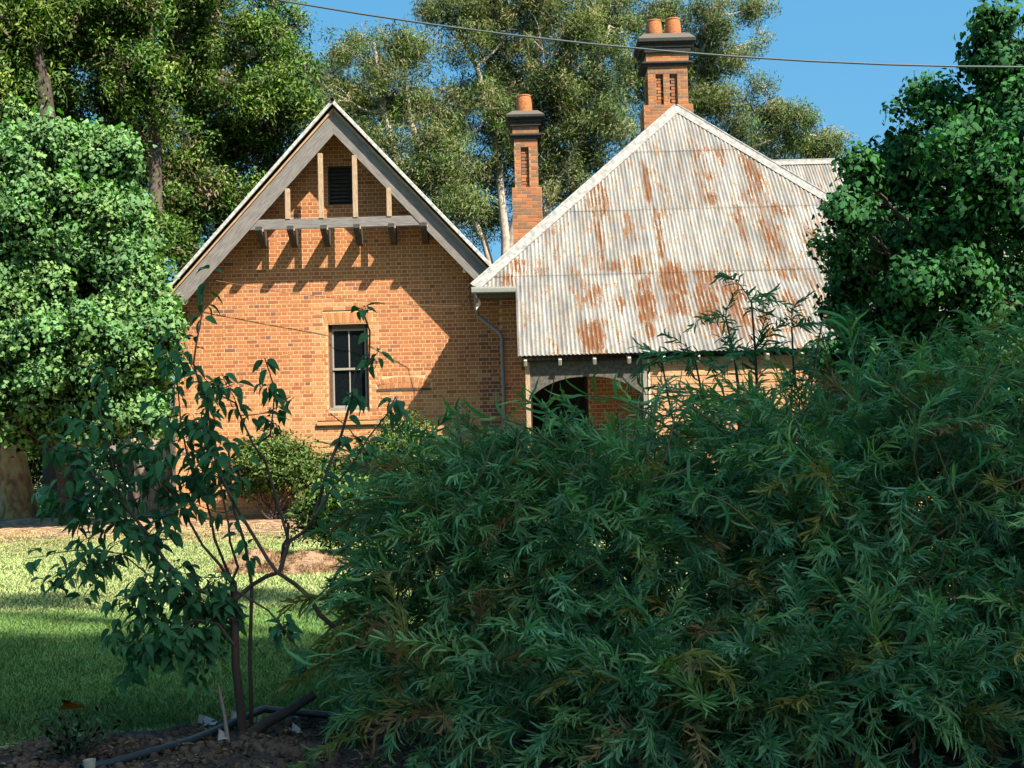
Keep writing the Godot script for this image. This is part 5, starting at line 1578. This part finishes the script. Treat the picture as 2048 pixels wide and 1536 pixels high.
	var gum_e := [[1.6, 18.0, 0.6, 1.06, 0.87, 42], [3.5, 18.8, -1.4, 0.72, 0.56, 21], [1.5, 16.6, -0.1, 1.08, 1.08, 52], [2.7, 16.3, -0.1, 0.55, 0.51, 15], [1.9, 14.3, 1.5, 1.23, 0.99, 55], [3.5, 15.4, 0.3, 0.39, 0.31, 9], [3.9, 13.9, -0.2, 1.28, 0.82, 48], [4.8, 13.0, 1.4, 0.99, 0.80, 37], [6.0, 13.2, -0.3, 0.51, 0.75, 20], [4.3, 12.8, -0.4, 1.57, 0.51, 37], [1.8, 13.0, 1.3, 1.05, 0.80, 39], [1.2, 15.3, -0.4, 0.71, 1.08, 36], [-0.2, 16.2, 0.1, 1.17, 1.56, 80], [-1.4, 15.4, -0.5, 1.18, 1.18, 62], [-0.2, 18.3, 0.4, 0.97, 0.97, 43], [3.5, 17.1, -0.6, 0.28, 0.20, 6], [6.4, 12.8, -0.7, 0.40, 0.40, 10]]
	var lob := [lobed_clump(52, 0.34, 0.075, 0.125, -0.3), lobed_clump(46, 0.3, 0.075, 0.12, -0.3), lobed_clump(54, 0.38, 0.08, 0.13, -0.15)]
	var drop := [lobed_clump(44, 0.25, 0.065, 0.105, 0.9), lobed_clump(40, 0.23, 0.065, 0.1, 1.0), lobed_clump(46, 0.28, 0.065, 0.105, 0.8)]
	var o := thing("leafy_tree", "bright green leafy tree with lobed leaves left of the gabled building", "tree", Vector3(-9.75, 0, -26.5), "")
	for i in 22:
		var yy := rnd(2.4, 7.0)
		left_crown.append([rnd(-1.2, 2.2 - maxf(0.0, yy - 5.5) * 0.8), yy, rnd(0.0, 1.3) - maxf(0.0, yy - 6.0), rnd(0.35, 0.6), rnd(0.4, 0.65), 26])
	for i in 16:
		left_crown.append([rnd(-1.9, 1.7), rnd(6.9, 7.7), rnd(-0.3, 0.7), 0.13, 0.3, 9])
	for q in left_crown:
		for k in 5: q[k] *= 1.1
		q[1] -= 0.42
		q[5] = int(q[5] * 2.3)
		q[3] *= 1.06; q[4] *= 1.04
	grow(o, [[[Vector3(0.35, -0.1, -0.4), Vector3(0.3, 1.2, -0.3), Vector3(0.15, 2.6, 0.1), Vector3(0.1, 4.5, 0), Vector3(0.1, 7.0, -0.2)], 0.15, 0.04]], left_crown, lob, M.leaf, M.dark_bark, [Color(0.149, 0.291, 0.121), Color(0.180, 0.332, 0.133), Color(0.127, 0.251, 0.115), Color(0.224, 0.362, 0.145)], 0.05, 0.45, Vector2(0.75, 1.15), 0.2, 0.3, 0.34)
	for q in right_crown: q[5] = int(q[5] * 1.5)
	o = thing("broadleaf_tree", "dense dark green tree with drooping leaves hiding the house's right end", "tree", Vector3(8.6, 0, -19))
	grow(o, [[[Vector3(0, -0.1, 0), Vector3(-0.05, 1.2, 0), Vector3(0.0, 3.0, 0.1), Vector3(-0.2, 5.0, 0), Vector3(-0.4, 6.6, 0)], 0.2, 0.05]], right_crown, drop, M.leaf, M.dark_bark, [Color(0.040, 0.134, 0.050), Color(0.046, 0.153, 0.056), Color(0.034, 0.114, 0.047), Color(0.060, 0.178, 0.062), Color(0.040, 0.127, 0.053), Color(0.037, 0.121, 0.050), Color(0.045, 0.146, 0.056), Color(0.051, 0.139, 0.048)], 0.05, 0.6, Vector2(0.75, 1.2), 0.25, 0.3, 0.3)

	var broad := [clump(90, Vector3(0.55, 0.42, 0.55), Vector2(0.12, 0.2), Vector2(0.05, 0.085), 0.5, true), clump(80, Vector3(0.5, 0.5, 0.5), Vector2(0.12, 0.19), Vector2(0.05, 0.08), 0.6, true), clump(60, Vector3(0.45, 0.6, 0.45), Vector2(0.12, 0.2), Vector2(0.03, 0.05), 1.2, true)]
	var gum := [clump(80, Vector3(0.6, 0.5, 0.6), Vector2(0.15, 0.26), Vector2(0.035, 0.055), 1.0, true), clump(70, Vector3(0.55, 0.55, 0.55), Vector2(0.15, 0.26), Vector2(0.035, 0.055), 1.3, true), clump(60, Vector3(0.7, 0.45, 0.7), Vector2(0.15, 0.25), Vector2(0.035, 0.05), 0.8, true)]
	var dark_tones := [Color(0.144, 0.260, 0.076), Color(0.187, 0.295, 0.076), Color(0.120, 0.216, 0.076), Color(0.238, 0.311, 0.085), Color(0.153, 0.260, 0.085), Color(0.289, 0.233, 0.178)]
	var gum_tones := [Color(0.216, 0.269, 0.127), Color(0.198, 0.254, 0.117), Color(0.242, 0.284, 0.117), Color(0.151, 0.216, 0.109), Color(0.302, 0.284, 0.155), Color(0.198, 0.262, 0.136), Color(0.24, 0.22, 0.14)]
	for lst in [gum_a, gum_b, gum_c, gum_d, gum_e]:
		for q in lst: q[5] = int(q[5] * 1.4)
	gum_b += [[0.6, 10.2, 0.9, 1.0, 0.8, 60], [1.0, 12.4, 1.0, 0.9, 0.8, 60], [0.4, 7.6, 0.8, 0.7, 0.7, 40]]
	gum_a += [[0.4, 11.2, 1.2, 0.9, 0.7, 50], [0.3, 13.4, 1.2, 1.0, 0.7, 60], [-1.6, 13.0, 0.6, 1.2, 0.8, 70], [-2.6, 12.2, 0.8, 1.0, 0.9, 60], [-0.1, 12.0, 1.0, 1.0, 0.7, 40], [0.9, 10.6, 0.8, 0.7, 0.6, 24], [-0.3, 14.6, 1.0, 1.2, 0.7, 50], [0.2, 7.4, 0.8, 0.8, 0.7, 30]]
	o = thing("gum_tree", "tall dark-leaved gum tree at far left with thick straight trunk", "tree", Vector3(-10.1, 0, -35), "gum trees behind the buildings")
	grow(o, [[[Vector3(-0.1, -0.1, 0), Vector3(0.26, 3.4, 0), Vector3(0.4, 6.2, 0), Vector3(0.42, 9.8, 0), Vector3(0.3, 12.7, 0), Vector3(0.3, 15.5, 0)], 0.3, 0.08], [[Vector3(-0.1, -0.1, 0.1), Vector3(-0.35, 1.4, 0.1), Vector3(-0.1, 3.2, 0.0), Vector3(-1.0, 8.0, -0.4), Vector3(-2.6, 12.0, -1.0), Vector3(-3.2, 14.5, -1.0)], 0.3, 0.09]], gum_a, broad, M.leaf, M.gum_bark, dark_tones, 0.07, 0.3, Vector2(0.65, 1.05), 0.15, 0.45, 0.68)
	o = thing("gum_tree", "tall dark-leaved gum tree behind the gable's left slope with leaning trunk", "tree", Vector3(-10.2, 0, -38), "gum trees behind the buildings")
	grow(o, [[[Vector3(0, -0.1, 0), Vector3(0.5, 3.4, 0), Vector3(0.6, 6.6, 0), Vector3(0.65, 8.7, 0), Vector3(1.0, 11.5, 0), Vector3(1.5, 13.5, 0), Vector3(1.7, 16, 0)], 0.34, 0.1]], gum_b, broad, M.leaf, M.gum_bark, dark_tones, 0.07, 0.3, Vector2(0.65, 1.05), 0.15, 0.4, 0.68)
	o = thing("gum_tree", "olive gum tree right behind the gable's peak with a small open top", "tree", Vector3(-4.2, 0, -44), "gum trees behind the buildings")
	grow(o, [[[Vector3(2.2, -0.1, 0), Vector3(1.9, 4.0, 0), Vector3(1.0, 7.5, 0), Vector3(0.6, 10.5, 0), Vector3(0.0, 13.0, 0), Vector3(-0.3, 15.5, 0)], 0.3, 0.06], [[Vector3(2.2, 1.0, 0), Vector3(2.0, 6.0, 0), Vector3(1.7, 10, 0), Vector3(0.9, 12.8, 0), Vector3(0.75, 14.8, 0)], 0.2, 0.05]], gum_c, gum, M.leaf, M.white_bark, gum_tones, 0.085, 0.25, Vector2(0.62, 0.95), 0.15, 0.35, 0.72)
	o = thing("gum_tree", "big spreading gum tree with pale limbs between the two chimneys", "tree", Vector3(-0.4, 0, -47), "gum trees behind the buildings")
	grow(o, [[[Vector3(0, -0.1, 0), Vector3(0.2, 5.0, 0), Vector3(0.4, 8.0, 0), Vector3(1.1, 11.0, 0), Vector3(1.5, 14.0, 0), Vector3(1.9, 18, 0)], 0.45, 0.07], [[Vector3(0.2, 5.0, 0), Vector3(0.3, 9.0, 0.2), Vector3(0.0, 13.0, 0.4), Vector3(-0.6, 15.3, 0.5), Vector3(-1.5, 17.2, 0.6)], 0.2, 0.05], [[Vector3(0.4, 7.0, 0), Vector3(1.8, 10.0, 0), Vector3(3.4, 13.0, 0), Vector3(4.4, 17.0, -0.4)], 0.22, 0.05], [[Vector3(0.2, 6.0, 0), Vector3(-0.5, 9.0, -0.4), Vector3(-1.4, 11.0, -0.4), Vector3(-2.6, 12.5, -0.4)], 0.16, 0.04]], gum_d, gum, M.leaf, M.white_bark, gum_tones, 0.095, 0.25, Vector2(0.62, 0.95), 0.15, 0.35, 0.72)
	o = thing("gum_tree", "open gum tree behind the big chimney drooping down to the ridge at right", "tree", Vector3(6.6, 0, -50), "gum trees behind the buildings")
	grow(o, [[[Vector3(-0.5, -0.1, 0), Vector3(-0.5, 6.0, 0), Vector3(-0.2, 10.0, 0), Vector3(0.4, 13.5, 0), Vector3(1.2, 16.5, 0), Vector3(1.6, 18.5, 0)], 0.35, 0.06], [[Vector3(-0.5, 7.0, 0), Vector3(1.0, 10.5, 0), Vector3(2.6, 12.5, 0), Vector3(4.2, 13.4, 0), Vector3(5.8, 13.2, 0)], 0.18, 0.04]], gum_e, gum, M.leaf, M.white_bark, gum_tones, 0.085, 0.25, Vector2(0.62, 0.95), 0.15, 0.4, 0.72)

	# old trunks at far left
	var big := B.new()
	var pts := [Vector3(0.25, -0.1, 0), Vector3(0.2, 0.35, 0), Vector3(0.1, 1.2, 0), Vector3(-0.05, 2.6, -0.2), Vector3(-0.4, 6.0, -0.6), Vector3(-0.9, 10.5, -1.0)]
	big.tube(pts.slice(0, 2), 0.78, 0.62, 16)
	big.tube(pts.slice(1), 0.62, 0.34, 16)
	o = thing("old_tree", "massive old tree at the left edge with mossy orange-brown trunk", "tree", Vector3(-12.35, 0, -30.8))
	put("trunk", big.done(), M.mossy_bark, o)
	grow(o, [[pts, 0.3, 0.2]], [[-1.5, 12.5, -1, 1.8, 1.4, 90], [-3.0, 11.0, -1, 1.6, 1.3, 70], [-1.0, 10.5, -1.2, 1.5, 1.1, 60]], broad, M.leaf, M.gum_bark, dark_tones, 0.07, 0.3, Vector2(0.8, 1.25), 0.15, 0.6)
	o = thing("dark_trunk", "dark shaded tree trunk just right of the massive mossy trunk", "tree", Vector3(-10.75, 0, -30.6))
	var dk := B.new()
	dk.tube([Vector3(0, -0.1, 0), Vector3(0, 0.3, 0)], 0.62, 0.5, 14)
	dk.tube([Vector3(0, 0.3, 0), Vector3(-0.05, 1.6, 0), Vector3(-0.1, 3.4, -0.3), Vector3(-0.4, 7.0, -1.0), Vector3(-1.0, 11, -1.6)], 0.5, 0.2, 14)
	put("trunk", dk.done(), M.dark_bark, o)
	grow(o, [[[Vector3(-0.4, 7.0, -1.0), Vector3(-1.0, 11, -1.6), Vector3(-1.3, 13, -1.6)], 0.2, 0.1]], [[-1.6, 13.0, -1.8, 1.4, 1.0, 60], [-2.2, 11.0, -2.0, 1.2, 0.9, 50]], broad, M.leaf, M.dark_bark, dark_tones, 0.06, 0.3, Vector2(0.8, 1.25), 0.15, 0.2)
	o = thing("twisted_trunk", "pale twisted old trunk left of the gabled building's corner", "tree", Vector3(-9.55, 0, -33.6))
	for q in [[[Vector3(0.2, -0.1, 0), Vector3(0.05, 0.7, 0), Vector3(-0.2, 1.6, 0), Vector3(-0.35, 2.8, 0.1), Vector3(-0.2, 5.0, 0)], 0.42, 0.2], [[Vector3(0.0, 0.6, 0.1), Vector3(0.2, 1.5, 0.2), Vector3(0.15, 2.4, 0.2), Vector3(0.5, 4.0, 0)], 0.25, 0.12], [[Vector3(-0.2, 1.5, 0.2), Vector3(-0.7, 2.2, 0.3), Vector3(-0.9, 3.2, 0.2)], 0.16, 0.08], [[Vector3(0.1, 1.2, 0.2), Vector3(-0.4, 1.9, 0.4), Vector3(-0.5, 2.9, 0.4)], 0.12, 0.07], [[Vector3(0.2, 0.4, 0.2), Vector3(0.6, 0.9, 0.4), Vector3(0.5, 1.7, 0.3), Vector3(0.8, 2.6, 0.2)], 0.14, 0.06]]:
		var tb := B.new()
		tb.tube(q[0], q[1], q[2], 10)
		put("trunk", tb.done(), M.grey_bark, o)

	# bushes
	var small := [clump(70, Vector3(0.24, 0.22, 0.24), Vector2(0.06, 0.1), Vector2(0.03, 0.045), 0.0, true), clump(60, Vector3(0.26, 0.2, 0.26), Vector2(0.06, 0.1), Vector2(0.028, 0.042), 0.1, true)]
	var lit := [Color(0.165, 0.261, 0.091), Color(0.210, 0.290, 0.098), Color(0.135, 0.217, 0.084)]
	bush("wall_bush", "rounded light green bush against the wall below and left of the window", Vector3(-5.0, 0, -26.9), Vector3(0.95, 0.62, 0.6), 190, small, lit, "bushes along the gable wall", 18, 1.35)
	bush("wall_bush", "light green bush against the wall right of the window behind the shrub", Vector3(-2.25, 0, -26.7), Vector3(1.15, 0.8, 0.6), 210, small, lit, "bushes along the gable wall", 7, 1.0)
	bush("wall_bush", "thin low shrub below the window between the two wall bushes", Vector3(-3.6, 0, -26.5), Vector3(0.4, 0.55, 0.35), 40, small, [Color(0.05, 0.09, 0.04), Color(0.08, 0.11, 0.045)], "bushes along the gable wall", 5, 1.0)
	bush("lawn_plant", "low pale green clump of plants on the lawn's edge near the path", Vector3(-2.3, 0, -17.5), Vector3(0.7, 0.5, 0.5), 90, small, lit, "", 4, 0.9)
	bush("yellow_bush", "yellow-green sunlit bush under the dark tree beside the verandah wall", Vector3(5.6, 0, -20.8), Vector3(0.8, 1.05, 0.6), 200, small, [Color(0.16, 0.22, 0.05), Color(0.2, 0.23, 0.06), Color(0.1, 0.16, 0.05)], "", 5, 0.75)
	bush("leafy_bush", "light green bush low at the right edge under the dark tree", Vector3(6.9, 0, -16.6), Vector3(1.1, 1.2, 0.7), 260, small, lit, "", 6, 0.75)
	var row := [[-14.5, -38.0, 2.0], [-11.5, -41.0, 2.2], [-9.0, -44.0, 2.0], [-17.5, -40.0, 2.4], [-6.5, -48.0, 2.6], [12.0, -48.0, 3.0], [17.0, -46.0, 3.2], [21.0, -44.0, 3.0]]
	var words := ["mid green bush between the far left trunks", "mid green bush behind the white block", "mid green bush behind the twisted trunk", "mid green bush beyond the left edge trunk", "mid green bush behind the gabled building", "mid green bush behind the house's far wing", "mid green bush beyond the dark tree", "mid green bush beyond the right edge"]
	for i in row.size():
		bush("background_bush", words[i], Vector3(row[i][0], 0, row[i][1]), Vector3(row[i][2], row[i][2] * 0.75, row[i][2] * 0.6), 150, broad, [Color(0.08, 0.13, 0.05), Color(0.1, 0.15, 0.055), Color(0.06, 0.1, 0.04)], "bushes in the background", 4, 0.8)
	for q in [[-9.0, 26.0, "unseen dark tree added behind the viewpoint for window reflections, left"], [-3.0, 30.0, "unseen dark tree added behind the viewpoint for window reflections, middle"], [4.5, 27.0, "unseen dark tree added behind the viewpoint for window reflections, right"]]:
		var bt := thing("added_reflection_tree", q[2], "tree", Vector3(q[0], 0, q[1]), "added trees behind the viewpoint")  # unseen trees, added so the window panes reflect something dark
		grow(bt, [[[Vector3(0, 0, 0), Vector3(0.1, 4, 0), Vector3(0, 9, 0)], 0.35, 0.1]], [[0.0, 5.0, 0.0, 3.6, 2.6, 130], [-1.5, 8.5, 0.0, 3.0, 2.2, 100], [1.5, 8.0, 0.5, 3.0, 2.4, 100], [0, 2.5, -0.5, 3.8, 1.8, 100]], broad, M.leaf, M.gum_bark, dark_tones, 0.08, 0.4, Vector2(1.6, 2.4), 0.1, 0.3)
	# the tree behind the viewpoint that shades the foreground
	o = thing("shade_tree", "tall shade tree standing behind the viewpoint, shading the foreground", "tree", Vector3(17.5, 0, 11.0))
	var sc := []
	for i in 66:
		var zz := rnd(-4.3, 1.8)
		sc.append([rnd(-9.0, 4.5), rnd(24.3, 25.7), zz, rnd(1.0, 1.6), rnd(0.6, 0.9), 40 if zz < -3.8 else 58])
	for i in 8:
		sc.append([rnd(-9.5, 2.0), rnd(24.0, 26.0), rnd(-7.6, -6.2), rnd(0.4, 0.7), rnd(0.3, 0.4), 9])
	grow(o, [[[Vector3(0, 0, 0), Vector3(-0.2, 9, -0.4), Vector3(-1.0, 18, -1.5), Vector3(-2.5, 24.5, -2.6)], 0.6, 0.15]], sc, broad, M.leaf, M.gum_bark, dark_tones, 0.1, 0.2, Vector2(0.9, 1.3), 0.0, 0.5)
